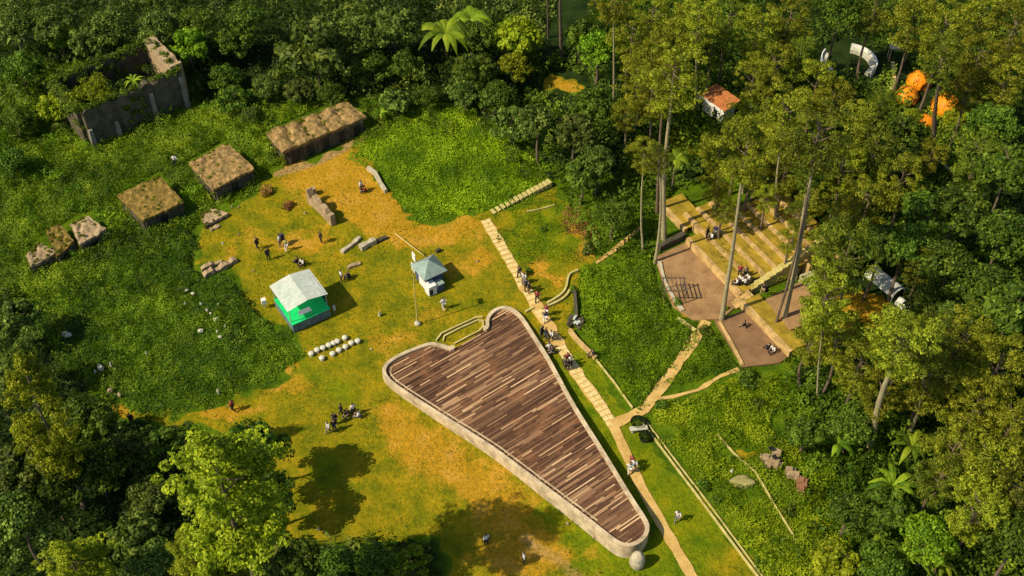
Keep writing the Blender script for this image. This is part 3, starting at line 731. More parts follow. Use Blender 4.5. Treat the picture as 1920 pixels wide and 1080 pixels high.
for k,(x,y,lb) in enumerate(((777,495,'white upright banner at the left corner of the teal-roofed pavilion, upper one'),(776,515,'white upright banner at the left corner of the teal-roofed pavilion, lower one'))):
    bn = thing('banner', lb, 'banner', P(x,y)); MB().tube((0,0,0),(0,0,1.6),.02,.02,6).build('pole', M['steel'], bn)
    MB().box((.0,.02,1.05),(.7,.08,1.1),-1.0).build('cloth', M['white'], bn)
rough_wall([(818,474),(826,470)], .35, .5, 'small dark stump behind the teal-roofed pavilion', 'ruin', 31, 'tree_stump','stump')

# ------------------------------------------------------------------ terraces on the right
tA = P(1285,458); tB = P(1485,668); uu = (tB-tA); Lt = uu.length; uu.normalize(); vv = Vector((-uu.y,uu.x,0)); azT = math.atan2(uu.y,uu.x)
def tp(u, v, z=0): return tA+uu*u+vv*v+Vector((0,0,z))
def step(u0,u1,v0,v1,z,label,hz=None,grass='terrace_grass',group='grass terraces of the open-air seating'):
    c_ = tp((u0+u1)/2,(v0+v1)/2); t_ = thing('seating_terrace', label, 'terrace', c_, azT, group)
    L_ = u1-u0; w_ = v1-v0; n = max(2,int(L_/.6)); rr = random.Random(int(z*100))
    b = MB(); b.box((0,-w_/2+.2,z/2-.05),(L_,.42,z+.1)); b.build('retaining_wall', M['terrace_wall'], t_)
    vs=[];N=n+1;m=4
    for j in range(m+1):
        for i in range(N): vs.append((-L_/2+L_*i/n,-w_/2+.41+(w_-.41)*j/m, z-.05+rr.uniform(-.03,.04)))
    fs=[(j*N+i,j*N+i+1,(j+1)*N+i+1,(j+1)*N+i) for j in range(m) for i in range(n)]
    MB().add(vs,fs).build('grass_top', M[grass], t_)
L1 = (P(1398,556)-tA).length
step(0.0, L1, 0.0, 1.9, .95, 'lowest grass terrace with a tall tan wall above the upper paved court')
step(L1+.9, Lt, -.5, 1.7, .95, 'lowest grass terrace with a tall tan wall above the lower paved court')
ordt = ['second','third','fourth','fifth','sixth','seventh','eighth']
for k in range(7):
    v0 = 1.9+k*1.55
    step(-1.0+k*.15 - (2.2 if k in(0,1,2) else 0), 8.6+k*.5, v0, v0+1.56, 1.12+.2*k, f'{ordt[k]} narrow grass terrace counted up from the upper paved court')
c_ = tp(-4.0, 2.0)
step(-6.3,-1.4,.8,3.9,.7,'short outlying grass terrace with a tan kerb at the left end of the seating')
# stairs between the two wings
ss = thing('stone_stairs','stone stairs dropping between the two tan terrace walls','stairs', tp(L1+.45,.2), azT)
for k in range(5): MB().box((0,-1.0+k*.42,.1+.1*k),(.95,.42,.2+.2*k)).build('tread', M['terrace_wall'], ss)
ss = thing('stone_stairs','long stone stairs climbing along the right end of the seating terraces','stairs', tp(9.2,1.9), azT)
for k in range(14): MB().box((0,k*.75,.45+.11*k),(.7,.74,.9+.22*k)).build('tread', M['kerb'], ss)
def court(pxs, z, mat, label, name='paved_court'):
    pts = [P(x,y,z) for x,y in pxs]; o_ = pts[0].copy(); o_.z=0
    return tag(MB().prism([(p.x-o_.x,p.y-o_.y) for p in pts],-.1,z).build(name, M[mat], None, o_), label, 'paving')
court([(1228,482),(1284,455),(1340,508),(1398,560),(1352,598),(1300,600),(1262,575),(1240,520)], .12, 'plaza', 'large brown paved court below the left tan wall')
court([(1340,602),(1404,578),(1440,614),(1484,664),(1462,680),(1392,688)], .14, 'plaza_dark', 'large dark brown paved court below the right tan wall')
court([(1436,560),(1500,528),(1545,560),(1560,590),(1482,618)], 1.12, 'plaza', 'upper brown paved court between pine trunks right of the stairs')
# dark long steps beside the far end of the upper paved court
sl = kerb([(1500,534),(1530,522),(1560,510)], .7, 1.2, 'short flight of worn stone blocks below the right side of the terraces','stone','stone_block','block')
kerb([(1512,548),(1540,537),(1566,524)], .5, 1.3, 'second line of worn stone blocks below the right side of the terraces','stone','stone_block','block')
kerb([(1235,470),(1258,458),(1282,446)], .5, .8, 'rough dark stone edge at the top of the upper paved court','ruin','stone_block','block',jag=.06)
sb = thing('pergola','sagging timber pergola over the left corner of the upper paved court','pergola', P(1262,556,.12))
for (x,y) in ((-1.1,-.9),(1.1,-.9),(-1.1,.9),(1.1,.9)): MB().tube((x,y,0),(x,y,1.9),.06,.06,6).build('post', M['bark'], sb)
for k in range(6): MB().box((-1.1+k*.44,0,1.95),(.09,2.2,.08),.12).build('rafter', M['bark'], sb)
for s_ in (-1,1): MB().box((0,s_*.9,1.86),(2.5,.1,.1)).build('beam', M['bark'], sb)

# shed with orange tile roof
sh = thing('tiled_shed','white-walled shed with an orange tiled roof half hidden among the pines','shed', P(1344,214), -.90); sh.scale=(.8,.8,.8)
MB().box((0,.2,1.3),(4.2,2.4,2.6)).build('wall', M['white'], sh)
MB().add([(-2.6,-1.5,2.55),(2.6,-1.5,2.55),(2.6,1.8,3.2),(-2.6,1.8,3.2),(-2.6,-1.5,2.75),(2.6,-1.5,2.75),(2.6,1.8,3.4),(-2.6,1.8,3.4)],[(4,5,6,7),(0,3,2,1),(1,2,6,5),(3,0,4,7),(2,3,7,6)]).build('roof', M['tile'], sh)
MB().box((0,-1.56,2.6),(5.3,.12,.5)).build('fascia', M['white'], sh)
MB().box((.5,-1.03,1.0),(.8,.06,1.9)).build('door', M['black'], sh)
# round white bench, seen as two arcs between crowns
RC = P(1590,122,0); rb2 = thing('ring_bench','white curved ring bench with a gap, in a clearing among the pines','bench', RC)
for a0,a1 in ((-50,75),(140,215)):
    pts = [Vector((2.95*math.cos(math.radians(a0+(a1-a0)*k/16)),2.9*math.sin(math.radians(a0+(a1-a0)*k/16)),0)) for k in range(17)]
    MB().strip(pts,.62,0,.5).build('seat', M['white_stone'], rb2)
    MB().strip([p*1.16 for p in pts],.12,0,.95).build('back_rim', M['white'], rb2)
# pale shelter with stone walk
s3 = thing('small_shelter','pale flat-roofed shelter at the head of a stepping-stone walk, between bench and tents','shelter', P(1680,112), .0)
MB().box((0,0,2.0),(2.4,1.0,.12)).build('roof', M['stone'], s3)
for sx in (-1.05,1.05):
    for sy in (-.4,.4): MB().tube((sx,sy,0),(sx,sy,1.95),.06,.06,6).build('post', M['wood'], s3)
b = MB(); 
for k,(p) in enumerate(resample([P(1674,118),P(1676,145),P(1672,172)], .55)): b.box((p.x,p.y,.03),(.5,.4,.08),random.uniform(-.2,.2))
tag(b.build('path', M['slab']), kind='structure')
# orange dome tents
def tent(px,py,r,label,rz=0.,sx=1.,hmul=1.05):
    t_ = thing('dome_tent', label,'tent', P(px,py), rz, 'orange dome tents among the pines')
    vs=[];fs=[];n=16;m=6
    for j in range(m+1):
        ph=math.pi/2*j/m
        for i in range(n):
            th=2*math.pi*i/n; q_=1-.06*abs(math.sin(2*th)); vs.append((r*sx*q_*math.cos(ph)*math.cos(th), r*q_*math.cos(ph)*math.sin(th), r*hmul*math.sin(ph)))
    fs=[(j*n+i,j*n+(i+1)%n,(j+1)*n+(i+1)%n,(j+1)*n+i) for j in range(m) for i in range(n)]
    MB().add(vs,fs,0,False).build('fly_sheet', M['orange'], t_)
    for A in (.785,2.356):
        pts=[(r*sx*1.01*math.cos(p_)*math.cos(A),r*1.01*math.cos(p_)*math.sin(A),r*hmul*1.03*math.sin(p_)) for p_ in [math.pi*k/10 for k in range(11)]]
        MB().path_tube(pts,[.02]*11,5).build('pole', M['orange'], t_)
    MB().box((0,-r*.93,r*.28),(r*.6,.05,r*.5),0,0,.6).build('door_flap', M['tile'], t_)
tent(1722,156,1.6,'orange dome tent, upper of the pair in a dark gap',.3,1.)
tent(1699,184,1.5,'bright orange dome tent, lower of the pair in a dark gap',.5,1.)
tent(1772,204,1.9,'largest orange dome tent, right of a dark leaning trunk',.2,.95,1.0)
tent(1732,236,1.4,'orange-yellow dome tent, left of a dark leaning trunk',.0,1.)
tent(1806,234,1.1,'orange tent almost hidden by golden foliage at the right end',.3,1.)
# white tarpaulin shelters beside the terraces
def tarp(px,py,L_,w_,rz,label):
    t_ = thing('tarpaulin_shelter', label,'shelter', P(px,py), rz); n=10; vs=[];fs=[]
    for j in range(9):
        for i in range(n+1):
            A=math.pi*i/n; vs.append((L_*(j/8-.5), w_/2*math.cos(A), .6+.75*math.sin(A)+random.uniform(-.04,.04)))
    fs=[(j*(n+1)+i,j*(n+1)+i+1,(j+1)*(n+1)+i+1,(j+1)*(n+1)+i) for j in range(8) for i in range(n)]
    MB().add(vs,fs,0,True).build('cover', M['canvas'], t_)
    for sx in (-1,1):
        for sy in (-1,1): MB().tube((sx*L_*.48,sy*w_/2,0),(sx*L_*.48,sy*w_/2,.7),.04,.04,6).build('post', M['steel'], t_)
tarp(1656,538,4.0,1.9,-.95,'arched white tarpaulin shelter in the trees right of the terraces')
tarp(1692,582,1.6,1.0,-.95,'small torn white tarpaulin cover below the arched one')

M['brick'] = rough_mat('old_brick', (.20,.09,.045), (.34,.17,.09), 3, bump=.5)
M['moss_rock'] = rough_mat('mossy_rock', (.20,.19,.05), (.38,.34,.14), 1.5, bump=.5)
# broken brick heap in the meadow
for k,(x,y,r_,lb,mt) in enumerate(((1446,868,.95,'broken tan brick ruin with two dark holes in the right meadow','ruin_lit'),(1486,893,.5,'small overgrown brick stub beside the broken brick ruin','ruin_lit'),(1504,916,.45,'small reddish brick stub, lowest of the three in the right meadow','brick'))):
    t_ = thing('brick_ruin', lb,'ruin', P(x,y)); rr=random.Random(k)
    b = MB()
    for j in range(16 if k==0 else 8): b.box((rr.uniform(-r_,r_)*.8,rr.uniform(-r_,r_)*.9,rr.uniform(.2,.6)),(rr.uniform(.35,.7),rr.uniform(.35,.6),rr.uniform(.3,.9)),rr.uniform(0,.6)-.6)
    b.build('masonry', M[mt], t_)
    if k==0:
        for q_ in ((-.1,.75,1.26),(.1,-.2,1.26)): MB().box(q_,(.4,.4,.1),.4).build('hollow', M['black'], t_)  # solid black boxes stand in for the shade inside the holes
t_ = thing('flat_boulder','flat mossy boulder in the meadow between the two thin kerbs','boulder',P(1392,903)); MB().rock((0,0,.05),(1.2,.7,.28),seed=9,n=12,rough=.18).build('boulder', M['moss_rock'], t_); blob_obj('moss',[(.3,.1,.2),(-.4,-.2,.15)],[(.6,.4,.12),(.4,.3,.1)],120,.12,'herb_bright',t_,3)
# rubbish heap
t_ = thing('scrap_heap','dark heap of scrap wood and rags by the green triangle','heap',P(1082,610)); rr=random.Random(6)
b=MB()
for j in range(14): b.box((rr.uniform(-.9,.9),rr.uniform(-.5,.7),rr.uniform(.1,.6)),(rr.uniform(.3,.9),rr.uniform(.15,.4),rr.uniform(.15,.5)),rr.uniform(0,3))
b.build('scrap', M['ruin'], t_)
b=MB()
for j in range(5): b.box((rr.uniform(-.8,.8),rr.uniform(-.5,.7),rr.uniform(.6,.8)),(rr.uniform(.2,.4),.2,.15),rr.uniform(0,3))
b.build('rag', M['canvas'], t_)
# bench with dark tubs at path junction
t_ = thing('concrete_bench','pale concrete bench between dark tubs below the path junction','bench',P(1197,808),.12)
MB().box((0,0,.42),(1.7,.5,.12)).build('seat', M['white_stone'], t_)
for s_ in (-.6,.6): MB().box((s_,0,.18),(.16,.45,.37)).build('support', M['white_stone'], t_)
for (x,y,r_,lb) in ((1196,797,.75,'wide black planter tub above the pale bench'),(1209,823,.62,'round black planter tub below the pale bench')):
    p_ = thing('planter_tub',lb,'planter',P(x,y)); MB().tube((0,0,0),(0,0,.6),r_*.8,r_,14,cap=False).build('tub', M['black'], p_)
    blob_obj('plant',[(0,0,.65)],[(r_*.85,r_*.85,.35)],220,.16,'broad',p_,3,base_tint=.0)

# scattered stones in the left meadow and on the lawn
stones = [(350,545,.35,.2,'white stone, topmost of the scattered line in the left meadow'),(362,551,.45,.22,'long white stone just below the topmost one of the meadow line'),(347,570,.25,.2,'small white stone left of the scattered meadow line'),
 (377,570,.3,.2,'white stone in the upper middle of the scattered meadow line'),(388,582,.35,.2,'white stone half way down the scattered meadow line'),(395,588,.3,.2,'small white stone touching the middle of the meadow line'),
 (405,600,.55,.3,'largest white stone of the scattered meadow line'),(409,571,.22,.2,'small white stone on the right edge of the meadow line'),(422,612,.3,.2,'white stone near the lower end of the meadow line'),
 (408,622,.35,.2,'white stone at the lower left end of the meadow line'),(413,632,.4,.2,'white stone closing the bottom of the meadow line'),(376,621,.6,.25,'flat white slab left of the meadow line end'),
 (125,628,1.0,.25,'long narrow white slab lying alone in the dark meadow at far left'),(189,691,.75,.5,'white pointed stone with a dark gap beside it in the lower left meadow'),(179,698,.3,.3,'small white stone left of the white pointed stone'),
 (209,686,.4,.5,'thin leaning white stone right of the white pointed stone'),(207,733,.6,.3,'pale round stone above the dry patch at lower left'),(224,741,.5,.2,'tan flat stone at the tip of the dry patch at lower left'),
 (275,663,.25,.3,'small grey-white stone alone in the middle of the left meadow'),(410,737,.28,.6,'upright white stone at the lower edge of the left meadow'),(104,445+48,.25,.2,'small pale stone below the lowest broken cell'),
 (410,380,.3,.2,'pale stone just right of the fallen brown slab'),(435,388,.3,.2,'pale stone between the brown slab and the round dry patch'),(448,390,.25,.25,'small dark-sided stone right of the pale stone near the brown slab'),
 (572,400,.35,.2,'orange-tan stone left of the crumbling wall stub'),(418,457,.3,.2,'cream stone near the foundations on the left lawn edge'),(475,508,.3,.15,'small tan stone between foundations and canopy stage'),
 (1297+75,885,.4,.35,'cream white stone above the flat mossy boulder'),(123,210+16,.35,.5,'white stone left of the base of the tall roofless ruin'),(408+40,440,.25,.15,'faint tan stone in the round dry patch'),
 (1064,960+22,.35,.2,'pale stone in the grass under the lower left of the plank deck'),(1113,1009,.3,.2,'pale stone in the grass near the deck tip'),(598,993,.3,.25,'cream stone in the sunlit grass at lower middle'),
 (696,655,.25,.15,'small tan stone right of the white chairs'),(895,491,.3,.25,'dark small stone on a dry patch right of the pavilion'),(712,592,.35,.6,'small white marker stone between stage and flagpole')]
for k,(x,y,r_,h_,lb) in enumerate(stones):
    o_ = MB().rock((0,0,h_*.3),(r_*.5,r_*.36,h_*.8),seed=k+40,n=8,rough=.22,flat=True).build('stone', M['white_stone' if ('white' in lb or 'cream' in lb) else 'ruin_lit'], None, P(x,y) + Vector((0,0,.45 if (x<430 and y>500) else 0)))
    o_.rotation_euler.z = random.uniform(0,3); tag(o_, lb, 'stone')
    if (x<430 and y>500): o_.location = P(x,y,.42)

# ------------------------------------------------------------------ people
def skin_mesh(name, pts, edges, radii, mat, sub=1, root=0):
    me_ = bpy.data.meshes.new(name); me_.from_pydata(pts, edges, []); ob = bpy.data.objects.new(name, me_); C.objects.link(ob)
    md = ob.modifiers.new('s','SKIN'); md.use_smooth_shade = True
    for i,r_ in enumerate(radii): me_.skin_vertices[0].data[i].radius = (r_,r_) if not hasattr(r_,'__len__') else r_
    me_.skin_vertices[0].data[root].use_root = True
    sb_ = ob.modifiers.new('u','SUBSURF'); sb_.levels = sub; sb_.render_levels = sub
    dg = bpy.context.evaluated_depsgraph_get(); dg.update(); ev = ob.evaluated_get(dg); out = bpy.data.meshes.new_from_object(ev)
    bpy.data.objects.remove(ob); out.name = name; out.materials.clear(); out.materials.append(mat)
    return out
def pose(kind):
    J = {}
    if kind == 'stand':  leg=[((.10,0,.88),(.11,.02,.48),(.12,-.02,.09),(.12,.14,.03))]; rl=[((-.10,0,.88),(-.11,.04,.48),(-.12,0,.09),(-.13,.16,.03))]; al=[(.19,0,1.38),(.25,-.02,1.10),(.26,.08,.86)]; ar=[(-.19,0,1.38),(-.25,-.02,1.10),(-.25,.06,.86)]; hip=.92; lean=0
    elif kind == 'walk': leg=[((.10,0,.88),(.11,.16,.50),(.11,.22,.09),(.12,.38,.03))]; rl=[((-.10,0,.88),(-.11,-.02,.48),(-.11,-.30,.14),(-.11,-.18,.03))]; al=[(.19,0,1.38),(.25,-.14,1.13),(.24,-.10,.90)]; ar=[(-.19,0,1.38),(-.25,.12,1.13),(-.23,.28,.98)]; hip=.92; lean=.03
    else: leg=[((.10,0,.25),(.16,.40,.42),(.14,.48,.08),(.14,.62,.03))]; rl=[((-.10,0,.25),(-.17,.42,.38),(-.12,.52,.07),(-.12,.66,.03))]; al=[(.19,.02,.72),(.27,.14,.50),(.16,.34,.46)]; ar=[(-.19,.02,.72),(-.27,.14,.50),(-.16,.34,.44)]; hip=.26; lean=.05
    return leg[0], rl[0], al, ar, hip, lean
def person_proto(kind):
    lg, rl, al, ar, hip, lean = pose(kind); T = hip
    pts=[(0,0,T),(0,lean*.3,T+.18),(0,lean*.7,T+.36),(0,lean,T+.50),(0,lean+.01,T+.58),(0,lean+.02,T+.67),(0,lean+.02,T+.78)]
    rad=[(.15,.11),(.135,.10),(.16,.105),(.10,.08),(.055,.055),(.085,.095),(.065,.075)]
    ed=[(0,1),(1,2),(2,3),(3,4),(4,5),(5,6)]
    def chain(root, ps, rs):
        prev=root
        for p,r_ in zip(ps,rs): pts.append(p); rad.append(r_); ed.append((prev,len(pts)-1)); prev=len(pts)-1
        return prev
    for L_ in (lg,rl): chain(0, L_, [.085,.058,.040,(.035,.03)])
    for A_ in (al,ar):
        hnd = chain(3, A_, [.055,.042,.028]); w_ = Vector(A_[2]); d_ = (w_-Vector(A_[1])).normalized()
        h2 = chain(hnd, [tuple(w_+d_*.07)], [(.036,.018)])
        side = Vector((0,1,0)) if kind!='sit' else Vector((1,0,0))
        for k_,f_ in enumerate((-.027,-.009,.009,.027)): chain(h2, [tuple(w_+d_*.10+side*f_), tuple(w_+d_*(.155+(.015 if k_ in(1,2) else 0))+side*f_*1.1+Vector((0,.012,0)))], [.009,.007])
        chain(hnd, [tuple(w_+d_*.05+side*.05), tuple(w_+d_*.085+side*.06)], [.010,.008])
    chain(5, [(0,lean+.115,T+.68)], [.016])   # nose
    body = skin_mesh('body', pts, ed, rad, M['skin'], 1)
    sp=[(0,0,T+.02),(0,lean*.3,T+.18),(0,lean*.7,T+.36),(0,lean,T+.50)]; sr=[(.175,.135),(.16,.125),(.19,.13),(.125,.10)]; se=[(0,1),(1,2),(2,3)]
    for A_ in (al,ar):
        p0,p1 = Vector(A_[0]),Vector(A_[1]); n0=len(sp); sp += [tuple(p0),tuple(p1),tuple(p1.lerp(Vector(A_[2]),.25))]; sr += [.075,.060,.052]; se += [(3,n0),(n0,n0+1),(n0+1,n0+2)]
    shirt = skin_mesh('shirt', sp, se, sr, M['cloth_white'], 1)
    tp_=[(0,0,T)]; tr_=[(.17,.13)]; te=[]
    for L_ in (lg,rl):
        n0=len(tp_); tp_ += [L_[0],L_[1],L_[2]]; tr_ += [.105,.078,.062]; te += [(0,n0),(n0,n0+1),(n0+1,n0+2)]
    trs = skin_mesh('trousers', tp_, te, tr_, M['cloth_black'], 1)
    hp=[(0,lean-.01,T+.72),(0,lean-.015,T+.80)]; hr_=[(.10,.105),(.075,.08)]
    hair = skin_mesh('hair', hp, [(0,1)], hr_, M['hair'], 1)
    return body, shirt, trs, hair
PROTO = {k: person_proto(k) for k in ('stand','walk','sit')}
def person(px, py, kind, top, bot, rz, label, hair='hair', z=0.0, s_=1.0, group=None):
    t_ = thing('person', label, 'person', P(px,py,z), rz, group); t_.scale = (s_*1.08,s_*1.08,s_*1.05)
    for nm, me_, m_ in zip(('body','shirt','trousers','hair'), PROTO[kind], (None, top, bot, hair)):
        o_ = link(nm, me_, t_)
        if m_: o_.material_slots[0].link = 'OBJECT'; o_.material_slots[0].material = M[m_]
w_,k_,n_,r_,g_,h_,y_ = 'cloth_white','cloth_black','cloth_navy','cloth_red','cloth_grey','cloth_khaki','cloth_yellow'
people = [
 (603,455,'stand',k_,k_,2.2,'person in black standing alone below the crumbling wall stub'),
 (484,467,'walk',k_,k_,1.2,'person in black, leftmost of the group on the dry lawn'),
 (504,487,'stand',k_,k_,.6,'person in black, lower left of the group on the dry lawn'),
 (531,457,'stand',n_,k_,2.8,'person in dark blue beside a person in white on the dry lawn'),
 (526,462,'stand',w_,h_,1.4,'person in white shirt beside a person in dark blue on the dry lawn'),
 (538,470,'walk',y_,w_,.4,'person in yellow top and white trousers on the dry lawn'),
 (559,495,'sit',k_,k_,1.0,'person in black sitting behind the canopy stage, left of a pair'),
 (568,497,'sit',w_,k_,2.4,'person in white sitting behind the canopy stage, right of a pair'),
 (641,528,'stand',w_,k_,1.9,'person in white at the upper right corner of the canopy stage'),
 (655,521,'sit',k_,n_,1.9,'person in black crouching behind the canopy stage shadow'),
 (330,312,'walk',w_,k_,.3,'person in white shirt and black trousers between two square huts'),
 (678,360,'stand',w_,h_,1.2,'person in pale clothes in the upper dry lawn, left of a pair'),
 (685,360,'sit',r_,k_,1.9,'person in red crouching in the upper dry lawn, right of a pair'),
 (832,580,'walk',w_,w_,.7,'person all in white walking on the lawn above the deck'),
 (641,778,'walk',k_,k_,2.0,'person in black striding at the left of the lower lawn group'),
 (652,778,'sit',k_,n_,2.7,'person in black sitting in the middle of the lower lawn group'),
 (663,778,'stand',w_,k_,.7,'person in white shirt near the right of the lower lawn group'),
 (674,783,'sit',w_,g_,1.4,'person in white sitting at the right end of the lower lawn group'),
 (629,795,'stand',k_,k_,3.0,'person in black, upper of two by the edge of the tree shade'),
 (628,808,'stand',k_,n_,.2,'person in dark blue trousers, lower of two by the edge of the tree shade'),
 (617,812,'walk',w_,g_,2.4,'person in a wide white shirt at the edge of the tree shade'),
 (438,771,'walk',r_,k_,1.4,'person in dark red on the dry track at the foot of the left meadow'),
 (249,797,'walk',k_,k_,.5,'person in black at the left end of the dry track'),
 (912,1022,'stand',w_,k_,.6,'person with white shirt standing in tree shade at the lower edge'),
 (982,1056,'stand',w_,k_,1.7,'person in white and black on the dry grass at the bottom edge'),
 (1269,978,'walk',w_,g_,2.8,'person in white walking on the grass right of the deck tip'),
 (1184,874,'walk',r_,h_,2.7,'person in dark red, upper of three on the lower walk'),
 (1188,882,'walk',w_,h_,2.9,'person in white and khaki, middle of three on the lower walk'),
 (1180,888,'walk',w_,w_,3.1,'person all in white, lowest of three on the lower walk'),
 (974,520,'walk',k_,k_,2.6,'person in black at the head of the group on the upper walk'),
 (982,532,'walk',w_,g_,2.9,'person in white and grey in the upper walk group'),
 (986,545,'walk',n_,k_,.2,'person in dark blue near the lower end of the upper walk group'),
 (992,550,'stand',k_,h_,1.2,'person in black and khaki closing the upper walk group'),
 (1007,566,'walk',r_,k_,3.0,'person in dark red by the bending yellow kerb'),
 (1024,592,'walk',r_,w_,2.9,'person in dark red and white on the walk beside the deck knob'),
 (1022,604,'walk',n_,w_,3.1,'person in dark blue and white on the walk beside the deck knob'),
 (1016,632,'stand',k_,k_,1.0,'person in black, leftmost of the crowd leaning at the deck parapet'),
 (1024,636,'stand',k_,n_,2.0,'person in black and blue in the crowd at the deck parapet'),
 (1033,640,'walk',w_,k_,2.5,'person in white in the crowd at the deck parapet'),
 (1030,656,'sit',w_,k_,.5,'person in white sitting low beside the deck parapet'),
 (1036,662,'sit',k_,g_,1.9,'person in black and grey sitting low beside the deck parapet'),
 (1058,688,'stand',h_,k_,2.0,'person in khaki, left of a tight group on the middle walk'),
 (1064,694,'stand',k_,k_,2.8,'person in black, lowest of a tight group on the middle walk'),
 (1069,688,'stand',w_,k_,3.6,'person in white, right of a tight group on the middle walk'),
 (1063,683,'stand',r_,h_,.5,'person in red, uppermost of a tight group on the middle walk'),
 (1112,668,'sit',k_,k_,1.8,'person in black sitting at the lower end of the tan retaining wall'),
]
for p_ in people: person(*p_)
tz = 1.0
for p_ in [(1325,446,'stand',k_,k_,1.0,'person in black at the left end of the terraces'),(1334,448,'sit',w_,k_,2.0,'person in white sitting at the left end of the terraces'),(1340,444,'stand',n_,g_,2.6,'person in dark blue behind the white one at the left end of the terraces'),
 (1382,534,'sit',w_,k_,1.4,'person in white and black, lower left of the terrace crowd'),(1389,528,'sit',w_,n_,2.4,'person in white and blue in the middle of the terrace crowd'),(1397,534,'sit',w_,k_,.4,'person in white with black trousers, lowest of the terrace crowd'),(1403,526,'sit',w_,g_,1.9,'person in white and grey, right of the terrace crowd'),(1386,518,'stand',r_,k_,2.9,'person in dark red, uppermost of the terrace crowd'),(1396,520,'stand',h_,k_,3.3,'person in khaki behind the terrace crowd'),
 (1441,657,'sit',k_,k_,.8,'person in black sitting on the lower paved court'),(1449,660,'sit',w_,k_,2.2,'person in white sitting on the lower paved court'),(1395,614,'sit',k_,h_,1.2,'person in black and khaki sitting alone below the stairs'),
 (1520,574,'sit',r_,k_,1.5,'person in dark red sitting on the upper paved court right of the pine trunk'),(1429,552,'walk',k_,h_,2.5,'person in black at the top of the middle stairs'),(1437,548,'sit',k_,k_,.9,'person in black sitting beside the top of the middle stairs')]:
    zz = tz if p_[1] < 600 and p_[0] > 1300 else .15
    if p_[0] in (1520,): zz = 1.13
    person(*p_, z=zz)

# ------------------------------------------------------------------ low vegetation (uncountable)
def ground_cover(name, label, cat, polys, mat, dens, size, hmin, hmax, lump, seed, holes=(), edge=.8, tbase=.45, zoff=0.0, aspect=.6, gap=-9., fringe=.12, patch=.34):
    r = np.random.default_rng(seed); ns = Noise(seed+50); Ps=[]
    for pl in polys:
        pw = [P(*p) for p in pl]; x0=min(p.x for p in pw)-2; x1=max(p.x for p in pw)+2; y0=min(p.y for p in pw)-2; y1=max(p.y for p in pw)+2
        for fr in (0,1):
            n = int((x1-x0)*(y1-y0)*dens*(fringe if fr else 1)); x = r.uniform(x0,x1,n); y = r.uniform(y0,y1,n); wa = 2.6 if fr else 1.0
            xw = x + (ns(x,y,1.5)*.6+ns(x+31,y,.5)*.45)*wa; yw = y + (ns(y,x,1.5)*.6+ns(y+17,x,.5)*.45)*wa
            k = inside(pw,xw,yw)
            for hl in holes:
                if len(hl) == 4 and not hasattr(hl[0],'__len__'):
                    hx,hy = P(hl[0],hl[1]).xy; k &= (((x-hx)/hl[2])**2+((y-hy)/hl[3])**2) > 1
                else: k &= ~inside([P(*p) for p in hl], x, y)
            x = x[k]; y = y[k]; d = dist_poly(pw,x,y)
            L = (ns(x,y,lump)*.55+ns(x+50,y+9,lump*.42)*.45)*.5+.5
            k = (ns(x+200,y+100,lump*1.6) > gap); x=x[k];y=y[k];d=d[k];L=L[k]
            L = np.clip(L*1.6-.3,0,1); h = (hmin+(hmax-hmin)*L*L*1.2)*(.35 if fr else np.clip(d/edge,.15,1))
            Ps.append(np.stack([x,y,h*r.uniform(.25,1.0,len(x))**.5],1))
    Pn = np.concatenate(Ps); n = len(Pn)
    e_ = .15
    def hf(x,y): return np.clip(((ns(x,y,lump)*.55+ns(x+50,y+9,lump*.42)*.45)*.5+.5)*1.6-.3,0,1)**2*(hmax-hmin)*1.2
    hx = (hf(Pn[:,0]+e_,Pn[:,1])-hf(Pn[:,0]-e_,Pn[:,1]))/(2*e_); hy = (hf(Pn[:,0],Pn[:,1]+e_)-hf(Pn[:,0],Pn[:,1]-e_))/(2*e_)
    nr = np.stack([-hx*1.5,-hy*1.5,np.ones(n)*.9],1)+r.normal(size=(n,3))*.42
    T_ = np.clip(tbase+r.normal(0,.17,n)+ns(Pn[:,0],Pn[:,1],2.3)*patch+ns(Pn[:,0]+77,Pn[:,1],7)*patch+ns(Pn[:,0]+7,Pn[:,1]+33,.8)*.18,0,1)
    Pn[:,2] += zoff
    me_ = quads_mesh(name, leaves(Pn,nr,size,aspect,r), T_, M[mat]); return tag(link(name, me_), label, cat, None, 'stuff')

HUTS = [[(490,247),(648,182),(696,219),(538,318)],[(345,305),(425,260),(482,322),(402,382)],[(212,366),(298,322),(352,392),(270,440)],[(40,480),(70,445),(130,410),(170,395),(208,432),(150,470),(60,515)],[(135,250),(170,280),(355,200),(300,90),(110,180)]]
ground_cover('meadow_plants','tangled green plants covering the left meadow','plants',[[(60,520),(210,440),(330,410),(372,440),(360,505),(420,510),(465,560),(498,605),(552,642),(578,670),(500,718),(418,755),(350,776),(260,790),(215,750),(120,700),(50,600)]],'herb',85,.19,.15,.95,2.0,1,holes=HUTS,tbase=.46)
ground_cover('hillside_plants','green creepers on the slope round the ruined huts','plants',[[(-80,230),(140,270),(360,200),(520,160),(640,175),(700,190),(705,235),(690,212),(650,188),(500,245),(535,310),(500,325),(478,360),(410,390),(350,440),(210,470),(150,560),(-80,560)],[(480,290),(500,262),(540,310),(505,322)]],'herb',75,.20,.2,1.3,2.4,2,holes=HUTS[:4],tbase=.55)
ground_cover('bright_thicket','bright green knee-high plants above the dry lawn','plants',[[(655,300),(670,240),(700,200),(800,185),(870,200),(930,240),(1000,290),(1046,340),(960,386),(905,402),(860,402),(782,418),(742,380),(722,352),(714,318),(690,316)]],'herb_bright',95,.17,.2,.7,2.2,3,tbase=.52)
